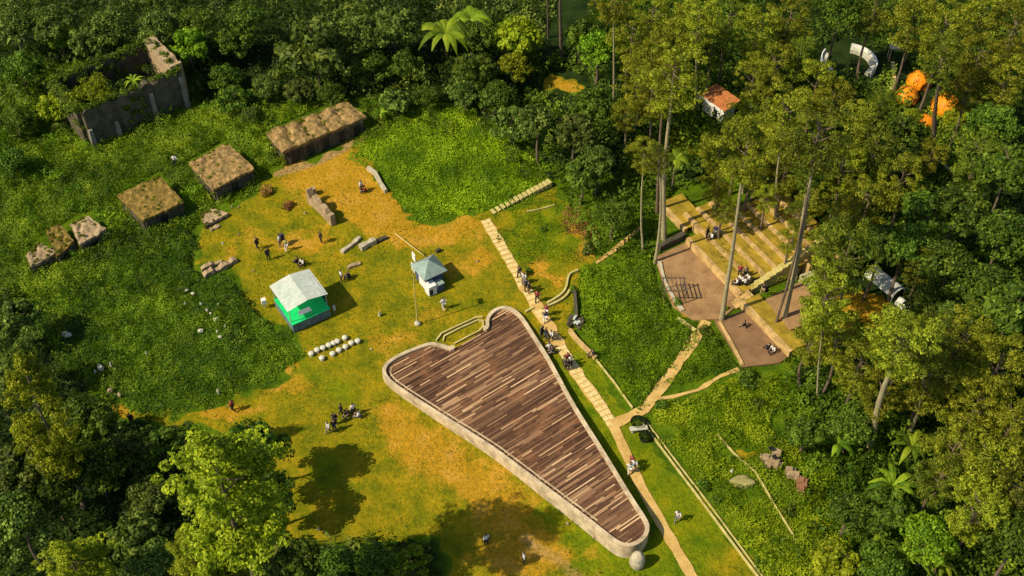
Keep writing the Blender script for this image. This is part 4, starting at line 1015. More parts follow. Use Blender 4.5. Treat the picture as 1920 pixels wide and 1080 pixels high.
ground_cover('triangle_plants','bright green plants filling the triangle right of the walk','plants',[[(1090,500),(1160,500),(1220,470),(1232,540),(1262,585),(1300,610),(1292,650),(1240,715),(1200,768),(1187,762),(1120,672),(1086,622),(1086,560)]],'herb_bright',95,.17,.4,1.0,1.9,4,edge=.4,tbase=.40)
ground_cover('lower_meadow_plants','bright green plants in the lower right meadow','plants',[[(1225,790),(1240,758),(1310,738),(1395,700),(1480,720),(1560,820),(1600,950),(1620,1120),(1450,1120),(1380,1010),(1320,930),(1262,850)]],'herb_bright',80,.18,.08,.8,2.2,5,holes=[(1447,868,1.0,.9),(1392,900,1.2,.7),(1380,850,1.6,.6)],tbase=.62,gap=-.75)
ground_cover('lush_shrubs','lush green shrubs between the lower right meadow and the pine wood','shrubs',[[(1455,700),(1560,700),(1700,760),(1740,860),(1760,960),(1740,1150),(1540,1150),(1500,1040),(1530,960),(1470,900),(1500,820),(1440,760)]],'bright',34,.30,.3,2.3,2.2,25,edge=1.2,tbase=.22)
ground_cover('plot_plants','short green plants in the plot between walk and orange heap','plants',[[(925,402),(1040,352),(1060,400),(1075,450),(1112,482),(1075,500),(990,520),(962,480),(935,430)]],'herb_bright',50,.15,.05,.35,1.4,6,tbase=.30,gap=-.2)
ground_cover('path_side_plants','green plants between the diagonal path and the paved courts','plants',[[(1250,725),(1305,650),(1330,612),(1352,640),(1390,690),(1345,700),(1308,724)]],'herb_bright',90,.18,.3,1.0,1.7,7,tbase=.28)
ground_cover('dry_bracken','rusty orange dead plants on the slope above the triangle','plants',[[(1055,380),(1080,392),(1105,430),(1130,455),(1120,480),(1100,468),(1072,432),(1058,405)]],'herb',0.01,.2,.1,.3,1.5,8) if False else None
M['rust'] = leaf_mat('rusty_dead_foliage', (.16,.07,.015),(.32,.16,.04),(.48,.30,.09))
ground_cover('dry_bracken','rusty orange dead plants on the slope above the triangle','plants',[[(1055,380),(1080,388),(1108,425),(1135,455),(1122,484),(1098,468),(1072,432),(1058,405)]],'rust',36,.24,.1,.6,1.2,8)
ground_cover('golden_scrub','golden scrub between the pines above the terraces','plants',[[(1170,260),(1230,250),(1250,300),(1240,350),(1190,350),(1165,310)],[(1700,160),(1850,230),(1840,270),(1770,260)],[(925,70),(1000,60),(1010,130),(960,140)]],'gold',24,.28,.3,1.4,1.8,9,gap=-.3)
ground_cover('terrace_scrub','patchy golden weeds on the seating terraces','weeds',[[(1262,400),(1330,370),(1420,345),(1540,470),(1480,545),(1400,545),(1330,470)]],'gold',20,.15,.1,.6,1.3,33,zoff=.95,tbase=.2,gap=.0)
MEAD = [(60,520),(210,440),(330,410),(372,440),(360,505),(420,510),(465,560),(498,605),(552,642),(570,665),(500,710),(418,748),(350,770),(260,780),(215,750),(120,700),(50,600)]
ground_cover('meadow_shrubs','taller dark green shrubs dotted over the left meadow','shrubs',[MEAD],'broad',45,.22,.3,1.6,1.5,41,holes=HUTS,tbase=.5,gap=.28,fringe=0)
ground_cover('meadow_weeds','pale yellow-green weeds in patches over the left meadow','weeds',[MEAD],'gold',40,.15,.2,.9,1.3,42,holes=HUTS,tbase=.35,gap=.30,fringe=0)
HILL = [(-80,230),(140,270),(360,200),(520,160),(640,175),(700,190),(705,225),(648,185),(500,240),(480,330),(410,390),(350,440),(210,470),(150,560),(-80,560)]
ground_cover('slope_shrubs','taller bright shrubs on the slope round the ruined huts','shrubs',[HILL],'bright',45,.24,.3,1.7,1.6,43,holes=HUTS,tbase=.25,gap=.22,fringe=0)
ground_cover('slope_weeds','pale yellow-green weeds on the slope round the ruined huts','weeds',[HILL],'gold',40,.16,.2,.9,1.5,44,holes=HUTS,tbase=.3,gap=.22,fringe=0)
ground_cover('thicket_bushes','darker leafy bushes in the upper part of the bright thicket','shrubs',[[(655,300),(670,240),(700,200),(800,185),(870,200),(930,240),(1000,290),(1046,340),(980,350),(900,300),(800,250),(730,290),(690,316)]],'broad',50,.22,.3,1.4,1.4,45,tbase=.6,gap=.05,fringe=0)
ground_cover('triangle_bushes','darker leafy weeds in the green triangle','weeds',[[(1090,500),(1160,500),(1220,470),(1232,540),(1262,585),(1300,610),(1292,650),(1240,715),(1200,760),(1120,670),(1090,622)]],'broad',45,.2,.3,1.2,1.2,46,tbase=.55,gap=.25,fringe=0)
ground_cover('lower_meadow_bushes','leafy bushes over the lower right meadow','shrubs',[[(1240,758),(1395,705),(1480,720),(1560,820),(1600,950),(1620,1120),(1450,1120),(1400,1000),(1470,920),(1420,830),(1300,780)]],'broad',40,.22,.3,1.4,1.4,47,tbase=.7,gap=.30,fringe=0)
GAPS = [(1060,165,3.2,3.0),(1340,215,2.6,2.4),(1590,120,4.4,4.6),(1679,125,1.6,3.6),(1712,172,2.6,2.6),(1762,222,4.0,3.2),(1655,545,3.2,3.2),(1600,590,3.4,2.6)]
FORR = [(1160,-120),(2150,-120),(2150,1180),(1600,1180),(1570,900),(1490,715),(1480,670),(1560,590),(1560,470),(1500,390),(1400,300),(1290,340),(1250,370),(1225,440),(1225,480),(1165,495),(1112,475),(1085,420),(1050,345),(960,240),(1000,130),(1100,60)]
ground_cover('forest_undergrowth','dark green undergrowth under the pine wood','undergrowth',[FORR],'broad',20,.38,.4,3.4,2.6,10,holes=GAPS,edge=1.5,tbase=.5)
ground_cover('forest_bushes','mid green bush tops scattered through the pine wood','undergrowth',[FORR],'herb',13,.36,.6,4.2,3.2,15,holes=GAPS,edge=1.5,tbase=.5,gap=.05)
ground_cover('jungle_undergrowth','dark dense undergrowth behind and around the roofless ruin','undergrowth',[[(-150,-120),(1100,-120),(1000,130),(960,240),(860,195),(700,185),(640,172),(500,165),(360,205),(330,120),(290,60),(120,130),(140,270),(-150,230)]],'broad_grey',20,.40,.4,3.6,2.6,11,edge=1.5,tbase=.45)
ground_cover('lower_left_undergrowth','dark leafy undergrowth filling the lower left corner','undergrowth',[[(-150,520),(40,540),(60,620),(120,700),(215,760),(250,805),(360,795),(430,830),(480,900),(530,960),(548,1012),(640,1016),(700,1008),(810,1024),(822,1060),(825,1180),(-150,1180)]],'broad_grey',20,.38,.4,3.0,2.4,12,edge=1.2,tbase=.28)
ground_cover('grass_tufts','scattered taller grass tufts over the lawn','grass',[LAWN],'gold',9,.13,.01,.10,1.6,13,tbase=.10,gap=-.05)
M['wild'] = M['white_stone']

# ------------------------------------------------------------------ trees
def crown_mesh(name, kind, seed):
    r = np.random.default_rng(seed); cs=[]; rs=[]
    if kind == 'broad':     # unit: radius 3.5, half height 3
        for k in range(64):
            dv = r.normal(size=3); dv/=np.linalg.norm(dv); dv[2]=abs(dv[2])*1.0-.25
            q_ = r.uniform(.55,1.05); cs.append((dv[0]*3.0*q_,dv[1]*3.0*q_,dv[2]*2.7*q_)); s_=r.uniform(.5,.95); rs.append((s_,s_,s_*.75))
        V_,T_ = leaf_blob(cs,rs,72,(.34,.48)[seed%2],seed,up=.5,aspect=.7); mat='broad'
    elif kind == 'pine':    # radius 2.8, half height 3.6, flat sprays on radiating limbs
        for k in range(72):
            zz = r.uniform(-3.4,3.4); rad = 2.9*math.sqrt(max(.05,1-(max(zz,-1.2)/3.9)**2))*(1 if zz>-1.2 else (1-(-1.2-zz)/4))
            A = r.uniform(0,6.283); q_ = r.uniform(.35,1.05)*rad; cs.append((q_*math.cos(A),q_*math.sin(A),zz)); s_=r.uniform(.38,.85); rs.append((s_,s_,s_*.55))
        V_,T_ = leaf_blob(cs,rs,95,.27,seed,up=.5,aspect=.40); mat='pine'
    elif kind == 'column':  # radius 3, half height 8, uneven boughs
        nb_ = 34; bo_ = [(r.uniform(0,6.283), r.uniform(-6.5,7.2), r.uniform(.6,1.0)) for _ in range(nb_)]
        for k in range(430):
            A,z0,q0_ = bo_[k%nb_]; u = r.uniform(.25,1.0); zz = z0 + u*1.0 - .6 + r.normal()*.45
            rad = 3.1*min(1,max(.12,(8.3-zz)/7.5))**.75*(1 if zz>-4 else .8)
            q_ = u*rad*q0_*1.08; A += r.normal()*.22; cs.append((q_*math.cos(A),q_*math.sin(A),zz)); s_=r.uniform(.26,.58); rs.append((s_,s_,s_*.75))
        V_,T_ = leaf_blob(cs,rs,66,.21,seed,up=.45); mat='gold'
    elif kind == 'bush':    # radius 1.4
        for k in range(16):
            dv = r.normal(size=3); dv/=np.linalg.norm(dv); dv[2]=abs(dv[2]); cs.append(tuple(dv*np.array([.95,.95,.8])*r.uniform(.4,1))); s_=r.uniform(.3,.55); rs.append((s_,s_,s_*.8))
        V_,T_ = leaf_blob(cs,rs,60,.24,seed,up=.5); mat='broad'
    return quads_mesh(name, V_, T_, M[mat])
def limbs_mesh(kind, seed):
    rr = random.Random(seed); b = MB()
    R_,Hh,n = {'broad':(2.4,2.2,9),'pine':(1.8,2.8,12),'column':(1.6,4.5,8),'dead':(2.2,1.6,16)}[kind]
    b.tube((0,0,-Hh),(0,0,Hh*.75),.13,.04,6)
    for k in range(n):
        z0 = rr.uniform(-Hh,Hh*.5); A = rr.uniform(0,6.283); L_ = R_*rr.uniform(.5,1); z1 = z0+rr.uniform(.1,1.1)
        m_ = (L_*.5*math.cos(A),L_*.5*math.sin(A),(z0+z1)/2-.1); b.tube((0,0,z0),m_,.07,.045,5); b.tube(m_,(L_*math.cos(A),L_*math.sin(A),z1),.045,.015,5)
    me_ = bpy.data.meshes.new('branches'); me_.from_pydata(b.v,[],b.f); me_.materials.append(M['bark']); return me_
def trunk_mesh(seed, bend):
    rr = random.Random(seed); pts=[]; rs=[]
    bx_,by_ = rr.uniform(-bend,bend), rr.uniform(-bend,bend)
    for k in range(9):
        u=k/8; s_ = math.sin(math.pi*u); pts.append((bx_*s_+rr.uniform(-.03,.03),by_*s_+rr.uniform(-.03,.03),u)); rs.append((1-.55*u)*(1.25 if k==0 else 1))
    return pts, rs
CR = {k:[crown_mesh('crown',k,100+i*7+j) for j in range(n)] for i,(k,n) in enumerate((('broad',5),('pine',5),('column',2),('bush',3)))}
LB = {k:[limbs_mesh(k,50+j) for j in range(2)] for k in ('broad','pine','column','dead')}
R0 = {'broad':3.5,'pine':3.0,'column':3.0,'bush':1.4}; H0 = {'broad':3.0,'pine':3.7,'column':8.0,'bush':1.1}
cnt = [0]
def tree(kind, cx, cy, zc, R, hh, label, mat=None, name='tree', cat='tree', group=None, tr=.2, bark='bark', lean=(0,0), base=None, crown=True):
    """cx,cy: pixel of crown centre at height zc (used to find the place of the trunk)"""
    cnt[0] += 1; rr = random.Random(cnt[0]*13)
    top = P(cx,cy,zc); foot = P(*base) if base else Vector((top.x-lean[0],top.y-lean[1],0))
    t_ = thing(name, label, cat, (foot.x,foot.y,0), 0, group); off = Vector((top.x-foot.x,top.y-foot.y,zc))
    key = kind if kind in CR else 'pine'
    if kind != 'bush':
        zt = zc-hh*.55; ox,oy = off.x*zt/zc, off.y*zt/zc
        pts, rs = trunk_mesh(cnt[0], .75); b = MB().path_tube([(p[0]*(.6 if kind!='broad' else .4)+ox*p[2],p[1]*.5+oy*p[2],-.15+p[2]*(zt+.3)) for p in pts],[tr*r_ for r_ in rs],8)
        b.build('trunk', M[bark], t_)
        lb_ = link('branches', LB[kind if kind in LB else 'pine'][cnt[0]%2], t_, off); lb_.scale = (R/R0[key]*.95,R/R0[key]*.95,hh/H0[key])
        if False: lb_.material_slots[0].link='OBJECT'; lb_.material_slots[0].material=M[bark]
    if kind in CR:
        c_ = link('crown', CR[kind][cnt[0]%len(CR[kind])], t_, off if kind!='bush' else (0,0,.1)); s_ = R/R0[kind]; c_.scale = (s_*rr.uniform(.93,1.08),s_*rr.uniform(.93,1.08),hh/H0[kind]); c_.rotation_euler.z = rr.uniform(0,6.28)
        if mat: c_.material_slots[0].link='OBJECT'; c_.material_slots[0].material = M[mat]
    return t_

PG = 'tall pines of the right-hand wood'; BG = 'broadleaf trees behind the ruins'; LG = 'trees of the lower left corner'
G_ = {'p':('pine','pine_tree','pine',PG),'b':('broad','broadleaf_tree','tree',BG)}
# pines whose trunks can be seen standing on the ground: (foot px, foot py, crown px, crown py, height of crown centre, R, half height, trunk radius, bark, label)
for fx,fy,cx,cy,zc,R,hh,tr,bk,mt,lb in [
 (1245,447,1262,150,21,3.4,4.0,.30,'bark_pale','pine','tall pine with a thick pale trunk standing at the left end of the terraces'),
 (1228,492,1236,300,14.5,1.5,1.6,.17,'bark_pale','pine_dark','thin pale-trunked pine at the left corner of the upper paved court'),
 (1206,470,1207,290,13.5,1.8,2.0,.13,'bark_pale','pine','thinnest pale-trunked pine, left of the upper paved court'),
 (1233,400,1250,110,21,2.8,3.6,.2,'bark','pine','dark-trunked pine just behind the thick pale one at the terraces'),
 (1353,600,1398,285,23,2.8,3.2,.25,'bark_pale','pine','tall pine rising between the two paved courts'),
 (1469,607,1532,262,25,3.0,3.6,.25,'bark_pale','pine_dark','tall pine with a dark spidery top rising from the upper right court'),
 (1492,522,1516,330,14,1.6,1.8,.20,'bark_pale','pine_dark','shorter pale-trunked pine beside the spidery-topped one'),
 (1455,432,1470,225,16,3.0,3.4,.17,'bark_pale','pine','pine with a pale trunk standing high in the middle of the terraces'),
 (1393,362,1412,150,15,2.2,3.0,.15,'bark_pale','pine','pine with a short pale trunk behind the terraces'),
 (1151,193,1149,0,17,2.6,3.0,.17,'bark_pale','pine','pine with a straight bright pale trunk near the top centre'),
 (1053,112,1049,-70,16,3.0,3.0,.25,'bark','pine_dark','pine with a dark straight trunk at the top centre'),
 (1028,70,1026,-60,12,2.0,2.6,.14,'bark','pine_dark','slim dark pine left of the dark straight trunk at the top centre'),
 (1308,205,1310,40,15,3.0,3.6,.18,'bark_pale','pine','pine with a pale trunk left of the orange-tiled shed'),
 (1634,838,1690,640,17,3.4,3.0,.38,'bark_pale','pine','old pine with a thick bent pale trunk in the lower right'),
 (1704,815,1735,640,14,2.6,3.0,.18,'bark_pale','pine_dark','pine with a curved thin pale trunk right of the thick bent one'),
 (1533,742,1548,560,15,2.8,3.6,.12,'bark_pale','pine','slim pine below the right end of the paved courts'),
 (1560,690,1590,470,18,3.0,4.0,.2,'bark','pine_dark','dark-trunked pine between terraces and the white tarpaulin shelter'),
 (1752,275,1768,110,15,2.6,2.8,.3,'bark','pine_dark','dark leaning pine among the orange tents'),
 (1790,330,1745,290,5,2.0,2.0,.2,'bark_pale','pine','low pine with a pale leaning trunk below the orange tents'),
 ]:
    t_ = tree('pine',cx,cy,zc,R,hh,lb,mt,'pine_tree','pine',PG,tr,bk,base=(fx,fy))
# spidery dead boughs near the dark top
tree('dead',1527,300,22.5,2.6,1.6,'leafless dead pine top with long drooping boughs above the terraces',None,'dead_pine','pine',PG,.15,'bark')
# pines seen mainly as crowns
PN_ = [
 (1185,70,14,3.0,3.6,'pine','yellow-green pine between the bright pale trunk and the top edge'),(1195,150,13,2.8,3.2,'pine','yellow-green pine crown just right of the bright pale trunk'),
 (1225,20,15,3.0,3.4,'pine','yellow-green pine at the top edge, right of the bright pale trunk'),(1335,85,14,2.2,2.8,'pine_dark','dark pine crown directly above the orange-tiled shed'),
 (1290,60,16,2.8,3.4,'pine','olive pine crown at the top, left above the tiled shed'),(1222,185,12,2.4,3.0,'pine','lower olive pine crown left of the tiled shed'),
 (1175,215,10,1.8,2.0,'pine','small olive pine above the golden scrub'),(1370,30,16,2.6,3.4,'pine_dark','dark pine at the top edge right of the shed'),
 (1420,60,16,3.0,3.6,'pine','olive pine at the top edge midway between shed and ring bench'),(1450,130,14,2.6,3.2,'pine','olive pine right of the tiled shed'),
 (1480,40,16,2.8,3.4,'pine','yellow-olive pine at the top edge left above the ring bench'),(1500,110,13,2.4,3.0,'pine_dark','small dark pine touching the left side of the ring bench'),
 (1530,160,13,2.8,3.2,'pine','yellow-olive pine covering the lower left of the ring bench'),(1560,195,12,2.6,3.0,'pine','olive pine covering the foot of the ring bench'),
 (1575,20,16,2.6,3.4,'broad','dark green tree at the top edge above the ring bench'),(1640,20,16,2.8,3.4,'pine_dark','darkest pine at the top edge right above the ring bench'),
 (1710,40,17,3.2,3.6,'pine','bright olive pine at the top edge above the small shelter'),(1770,60,17,3.2,3.6,'pine','broad olive pine at the top right above the tents'),
 (1840,30,17,3.0,3.4,'pine','olive pine at the top edge near the right corner'),(1900,60,17,3.2,3.6,'pine','olive pine in the top right corner'),
 (1835,110,16,3.2,3.2,'pine','wide olive pine with pale bare boughs right above the tents'),(1815,165,14,3.0,3.0,'pine','bright rounded pine just right of the tents'),
 (1885,160,15,3.2,3.4,'pine','tall yellow-olive pine at the right edge beside the tents'),(1830,300,13,3.0,3.4,'pine_dark','dark pine below and right of the tents'),
 (1450,225+40,13,2.4,3.0,'pine','low olive pine behind the upper terraces'),(1420,330-40,12,2.2,2.6,'pine','small olive pine overhanging the upper left of the terraces'),
 (1600,240,14,2.8,3.4,'pine','olive pine below the ring bench'),
 (1436,372,9,1.5,1.6,'pine','small loose pine crown hanging over the middle of the upper terraces'),(1415,322,11,2.0,2.2,'pine','olive pine touching the top corner of the terraces'),(1470,330,11,2.2,2.4,'pine','olive pine directly left of the spidery dead top'),
 (1525,372,10,2.0,2.2,'pine','olive pine directly below the spidery dead top'),(1545,455,9,1.8,2.0,'pine','loose olive pine over the right end of the terraces'),(1530,600,10,2.0,2.4,'pine','loose olive pine over the right side of the upper right court'),(1555,545,10,2.0,2.4,'pine_dark','dark loose pine at the right corner of the upper right court'),
 (1520,650,9,1.8,2.0,'pine','loose olive pine right of the lower paved court'),(1345,345,9,2.0,2.0,'pine','small olive pine at the upper left edge of the terraces'),(1460,300,10,2.2,2.2,'pine','olive pine above the middle of the top terrace edge'),(1480,450,8,1.3,1.5,'pine','small loose pine crown over the lower right of the terraces'),(1360,395,8,1.4,1.5,'pine','small loose pine crown over the left of the middle terraces'),(1500,405,9,1.5,1.7,'pine_dark','small dark pine crown over the upper right of the terraces'),
 (1390,245,14,2.6,3.0,'pine','olive pine below the orange-tiled shed'),(1350,285,13,2.4,2.8,'pine','olive pine between the thick pale trunk and the shed'),(1230,95,15,2.8,3.2,'pine','olive pine right of the bright pale trunk, near the top edge'),
 (1728,500,10,2.2,2.4,'pine_dark','dark pine directly above the arched tarpaulin'),(1700,640,11,2.4,2.8,'pine','yellow-olive pine above the curved thin trunk'),(1650,740,10,2.2,2.6,'pine','olive pine crown just left of the bent trunk top'),(1650,200,10,1.8,2.2,'pine_dark','little dark pine under the stepping-stone walk'),
 (1640,290,13,2.8,3.4,'pine_dark','dark olive pine half way between ring bench and terraces'),(1580,310,13,2.8,3.2,'pine','pale olive pine right above the spidery dead top'),
 (1690,340,12,2.6,3.0,'pine','olive pine left of the low leaning pine'),(1620,380,13,2.8,3.4,'pine','olive pine right of the terraces, upper one'),(1580,420,12,2.2,2.8,'pine','small olive pine at the right corner of the terraces'),
 (1560,500,11,2.2,2.6,'pine_dark','small dark pine right beside the worn stone blocks'),(1570,640,12,2.4,3.0,'pine','olive pine on the sandy bank below the courts'),(1610,690,12,2.4,3.0,'pine','olive pine left of the thick bent trunk'),
 (1740,720,12,2.8,3.2,'pine','olive pine right above the curved thin trunk'),(1800,640,14,3.2,3.6,'pine','wide olive pine in the right wood level with the paved courts'),(1870,690,14,3.2,3.6,'pine','olive pine at the right edge level with the bent trunk'),
 (1830,760,13,3.0,3.4,'pine','yellow-olive pine right of the curved thin trunk'),(1895,800,13,3.0,3.4,'pine','yellow-olive pine at the lower right edge'),(1790,840,12,2.8,3.2,'pine','olive pine right of the banana plants'),
 (1850,880,12,3.2,3.4,'pine','large olive pine in the lower right wood'),(1905,930,12,3.0,3.2,'pine_dark','dark olive pine at the lower right edge'),(1830,960,11,2.8,3.0,'pine','olive pine with a pale stub below the large one'),
 (1760,900,10,2.2,2.6,'pine_dark','small dark pine between banana plants and the large olive one')]
for cx,cy,zc,R,hh,mt,lb in PN_:
    zc *= .66
    if mt == 'broad': tree('broad',cx,cy,zc,R,hh,lb,'broad','broadleaf_tree','tree',PG,.2)
    else: tree('pine',cx,cy,zc,R,hh,lb,mt,'pine_tree','pine',PG,.2,'bark')
# broadleaf trees inside the right-hand wood
for cx,cy,zc,R,hh,mt,lb in [
 (1690,250,7,2.6,2.4,'broad','dark broadleaf tree left of the lower tents'),(1860,230,9,3.0,2.6,'broad','green broadleaf tree at the right edge below the tents'),(1890,320,10,3.4,3.0,'broad','round green broadleaf tree at the right edge, upper of a column of four'),
 (1800,390,10,3.6,3.0,'broad','large round broadleaf tree in the right wood beside a dark gap'),(1880,440,10,3.4,3.0,'broad','round green broadleaf tree at the right edge, second of a column of four'),(1740,400,9,3.0,2.6,'broad','broadleaf tree right of the terraces with a dark gap on its left'),
 (1700,460,8,2.8,2.6,'broad','dark broadleaf tree above the white tarpaulin shelter'),(1650,460,8,2.4,2.4,'broad','small broadleaf tree left above the white tarpaulin shelter'),(1780,500,9,3.2,2.8,'broad','bright-topped broadleaf tree right of the white tarpaulin shelter'),
 (1850,540,9,3.4,2.8,'broad','round green broadleaf tree right of the bright-topped one'),(1905,580,9,3.2,2.8,'broad','round green broadleaf tree at the right edge, third of a column of four'),(1740,570,7,2.6,2.4,'broad','broadleaf tree right of the torn tarpaulin cover'),
 (1790,580+20,7,2.4,2.2,'broad_grey','grey-green broadleaf tree in the middle of the right wood'),(1905,1010,7,3.0,2.6,'broad','green broadleaf tree in the lower right corner'),(1640,270+80,6,2.2,2.2,'broad','small broadleaf tree under the pines right of the dead top'),
 (1510,810,3,1.9,1.7,'broad','small round broadleaf tree in the meadow below the slim pine'),(1600,800,4,2.4,2.2,'broad','bright green broadleaf tree left of the thick bent trunk'),(1660,960,4,2.6,2.2,'broad','round broadleaf tree below the banana plants'),
 (1590,960,4,2.4,2.0,'broad','dark broadleaf tree at the right of the lower meadow'),(1740,1010,5,2.6,2.2,'bright','bright broadleaf tree at the bottom right'),(1560,1050,4,2.4,2.0,'gold','yellowish bush-like tree at the bottom edge right of the meadow'),(1650,1060,4,2.4,2.2,'broad','broadleaf tree at the bottom edge of the right wood'),
 (1080,250,6,2.6,2.4,'broad_grey','grey-green broadleaf tree right above the bright thicket'),(1010,230,6,2.8,2.6,'broad_grey','grey-green broadleaf tree at the top right corner of the bright thicket'),(1120,300,5,2.2,2.2,'broad_grey','grey-green broadleaf tree left of the golden scrub'),
 (1090,330,4,2.2,2.0,'broad','small broadleaf tree at the end of the yellowish steps'),(1150,400,4,2.2,2.0,'broad','broadleaf tree above the narrow path at the triangle'),(1110,200,7,2.6,2.4,'broad','broadleaf tree below the sunny clearing at top centre')]:
    tree('broad',cx,cy,zc,R,hh,lb,mt,'broadleaf_tree','tree','broadleaf trees in the right-hand wood',.2)
# broadleaf trees of the upper left
for cx,cy,zc,R,hh,mt,lb in [
 (30,25,8,3.2,2.8,'broad_grey','grey-green tree in the top left corner'),(100,10,9,3.0,2.6,'broad_grey','grey-green tree at the top edge, second from the left corner'),(110,55,5,1.7,1.6,'bright','small bright green tree above the roofless ruin'),
 (40,110,6,3.0,2.6,'broad','dark tree at the left edge level with the roofless ruin'),(165,55,7,2.4,2.4,'broad_grey','grey-green tree behind the left corner of the roofless ruin'),(210,20,9,2.8,2.6,'broad_grey','grey-green tree at the top edge above the roofless ruin'),
 (300,25,8,2.8,2.6,'broad_grey','grey-green tree at the top edge above the rusty end of the ruin'),(355,60,7,2.4,2.4,'bright','lit green tree right behind the rusty end of the ruin'),(370,15,8,2.6,2.4,'broad','green tree at the top edge left of the shaded hollow'),
 (440,60,5,2.6,2.4,'broad','dark tree in the shaded hollow between ruin and big round tree'),(460,10,8,2.8,2.4,'broad','dark tree at the top edge above the shaded hollow'),(420,130,4,2.0,1.8,'broad','small dark tree below the shaded hollow'),
 (590,60,9,4.2,4.0,'broad_grey','big round lit broadleaf tree at top centre-left'),(660,30,9,3.4,3.0,'broad_grey','tree at the top edge joined to the big round one'),(735,20,9,3.0,2.6,'broad_grey','grey-green tree at the top edge left of the bright tree fern'),
 (700,110,4,2.6,2.2,'broad','shaded tree right of the big round one'),(760,110,4,2.4,2.2,'broad','shaded tree in the middle of the deep shadow'),(440,175,3,2.0,1.8,'broad','lit bush-like tree right of the roofless ruin'),
 (500,150,3.4,2.0,1.8,'broad_grey','lit tree between ruin and barrack'),(560,160,3,1.7,1.6,'broad_grey','small grey-green tree left above the barrack'),(470,210,2,1.3,1.3,'broad_grey','small round grey-green tree close to the left end of the barrack'),
 (620,165,3,1.8,1.5,'broad','small tree right above the barrack'),(740,180,3,1.9,1.7,'broad_grey','tree at the top left corner of the bright thicket'),(800,170,3,1.8,1.6,'broad','tree above the middle of the bright thicket'),
 (890,110,6,2.8,2.6,'broad','lit broadleaf tree above the bright thicket'),(930,170,5,2.6,2.4,'broad','broadleaf tree right below the lit one above the thicket'),(870,160,4,2.0,2.0,'broad_grey','grey-green tree at the top of the bright thicket'),
 (960,215,5,2.4,2.2,'broad_grey','grey-green tree on the right shoulder of the bright thicket'),(900,40,8,2.6,2.4,'broad','green tree right of the bright tree fern'),(970,40,8,2.8,2.6,'gold','golden yellow tree at the top centre'),
 (960,110,5,2.4,2.2,'gold','golden green tree in the sun at top centre'),(1120,60,9,2.6,2.6,'bright','bright green tree left of the bright pale trunk'),(1090,40,7,2.2,2.2,'broad','dark tree right of the dark straight trunk'),
 (30,220,3,2.2,2.0,'broad','green tree at the left edge below the level of the ruin'),(100,190,3,1.8,1.8,'gold','yellow-green tree touching the left side of the roofless ruin'),(20,300,3,2.2,1.8,'broad','green tree at the left edge above the low cells')]:
    tree('broad',cx,cy+zc*.4*9,zc*.6,R*1.08,hh*1.1,lb,mt,'broadleaf_tree','tree',BG,.2)
# lower left corner
tree('column',420,924,20.3,4.6,7.8,'huge sunlit yellow-green tree rising at the lower left, casting the long shade','gold','tall_tree','tree',LG,.4,'bark')
tree('column',82,785,13,3.1,8.0,'tall narrow yellow-green tree near the left edge','gold','tall_tree','tree',LG,.3,'bark')
tree('column',140,1065,9,2.8,4.2,'yellow-green tree at the bottom edge of the lower left corner','gold','tall_tree','tree',LG,.3,'bark')
tree('column',360,1040,9,2.0,3.4,'smaller yellow-green tree at the foot of the huge sunlit one','gold','tall_tree','tree',LG,.3,'bark')
for cx,cy,zc,R,hh,mt,lb in [
 (482,850,5.6,3.3,4.6,'broad','dark shaded tree hugging the right side of the huge sunlit one'),(505,930,5,2.6,3.0,'broad','dark low tree at the left corner of the sunlit lawn'),(30,600,4,2.6,2.4,'broad_grey','grey-green tree at the left edge beside the meadow'),
 (40,680,5,2.0,3.0,'broad_grey','dark tree left of the tall narrow yellow-green one'),(170,800,4,2.8,2.6,'broad','olive dark tree right of the tall narrow one'),(180,880,5,3.0,2.8,'broad','dark tree below the olive one in the lower left'),
 (240,850,3.5,2.4,2.2,'broad_grey','dark tree under the left end of the dry track'),(300,840,3,2.2,1.8,'broad','dark tree left of the huge sunlit one, uppermost'),(280,930,3,2.4,2.0,'broad_grey','dark tree in the deep shade left of the huge sunlit one'),
 (50,880,7,3.2,3.0,'broad_grey','grey-green tree at the left edge in the lower corner'),(40,980,7,3.2,3.0,'broad_grey','grey-green tree at the left edge near the bottom'),(100,930,6,2.8,2.6,'broad','dark tree between the two yellow-green ones at the left'),
 (250,1010,4,2.4,2.2,'broad_grey','grey-green tree at the bottom left of the huge sunlit one'),(290,1060,4,2.6,2.2,'broad_grey','grey-green tree at the bottom edge beside the huge sunlit one'),(560,1050,3,2.2,1.8,'broad','green bush-like tree at the bottom edge below the sunlit lawn'),
 (630,1062,3,2.0,1.7,'broad','green bush-like tree at the bottom edge, second below the sunlit lawn'),(700,1060,3,2.2,1.7,'broad','green bush-like tree at the bottom edge, third below the sunlit lawn'),(770,1056,2.6,1.9,1.5,'bright','lighter bush-like tree at the bottom edge, rightmost below the lawn'),
 (430,1075,5,2.2,2.4,'gold','pale yellow-green tree at the bottom edge under the huge one')]:
    tree('broad',cx,cy,zc,R,hh,lb,mt,'broadleaf_tree','tree',LG,.2)
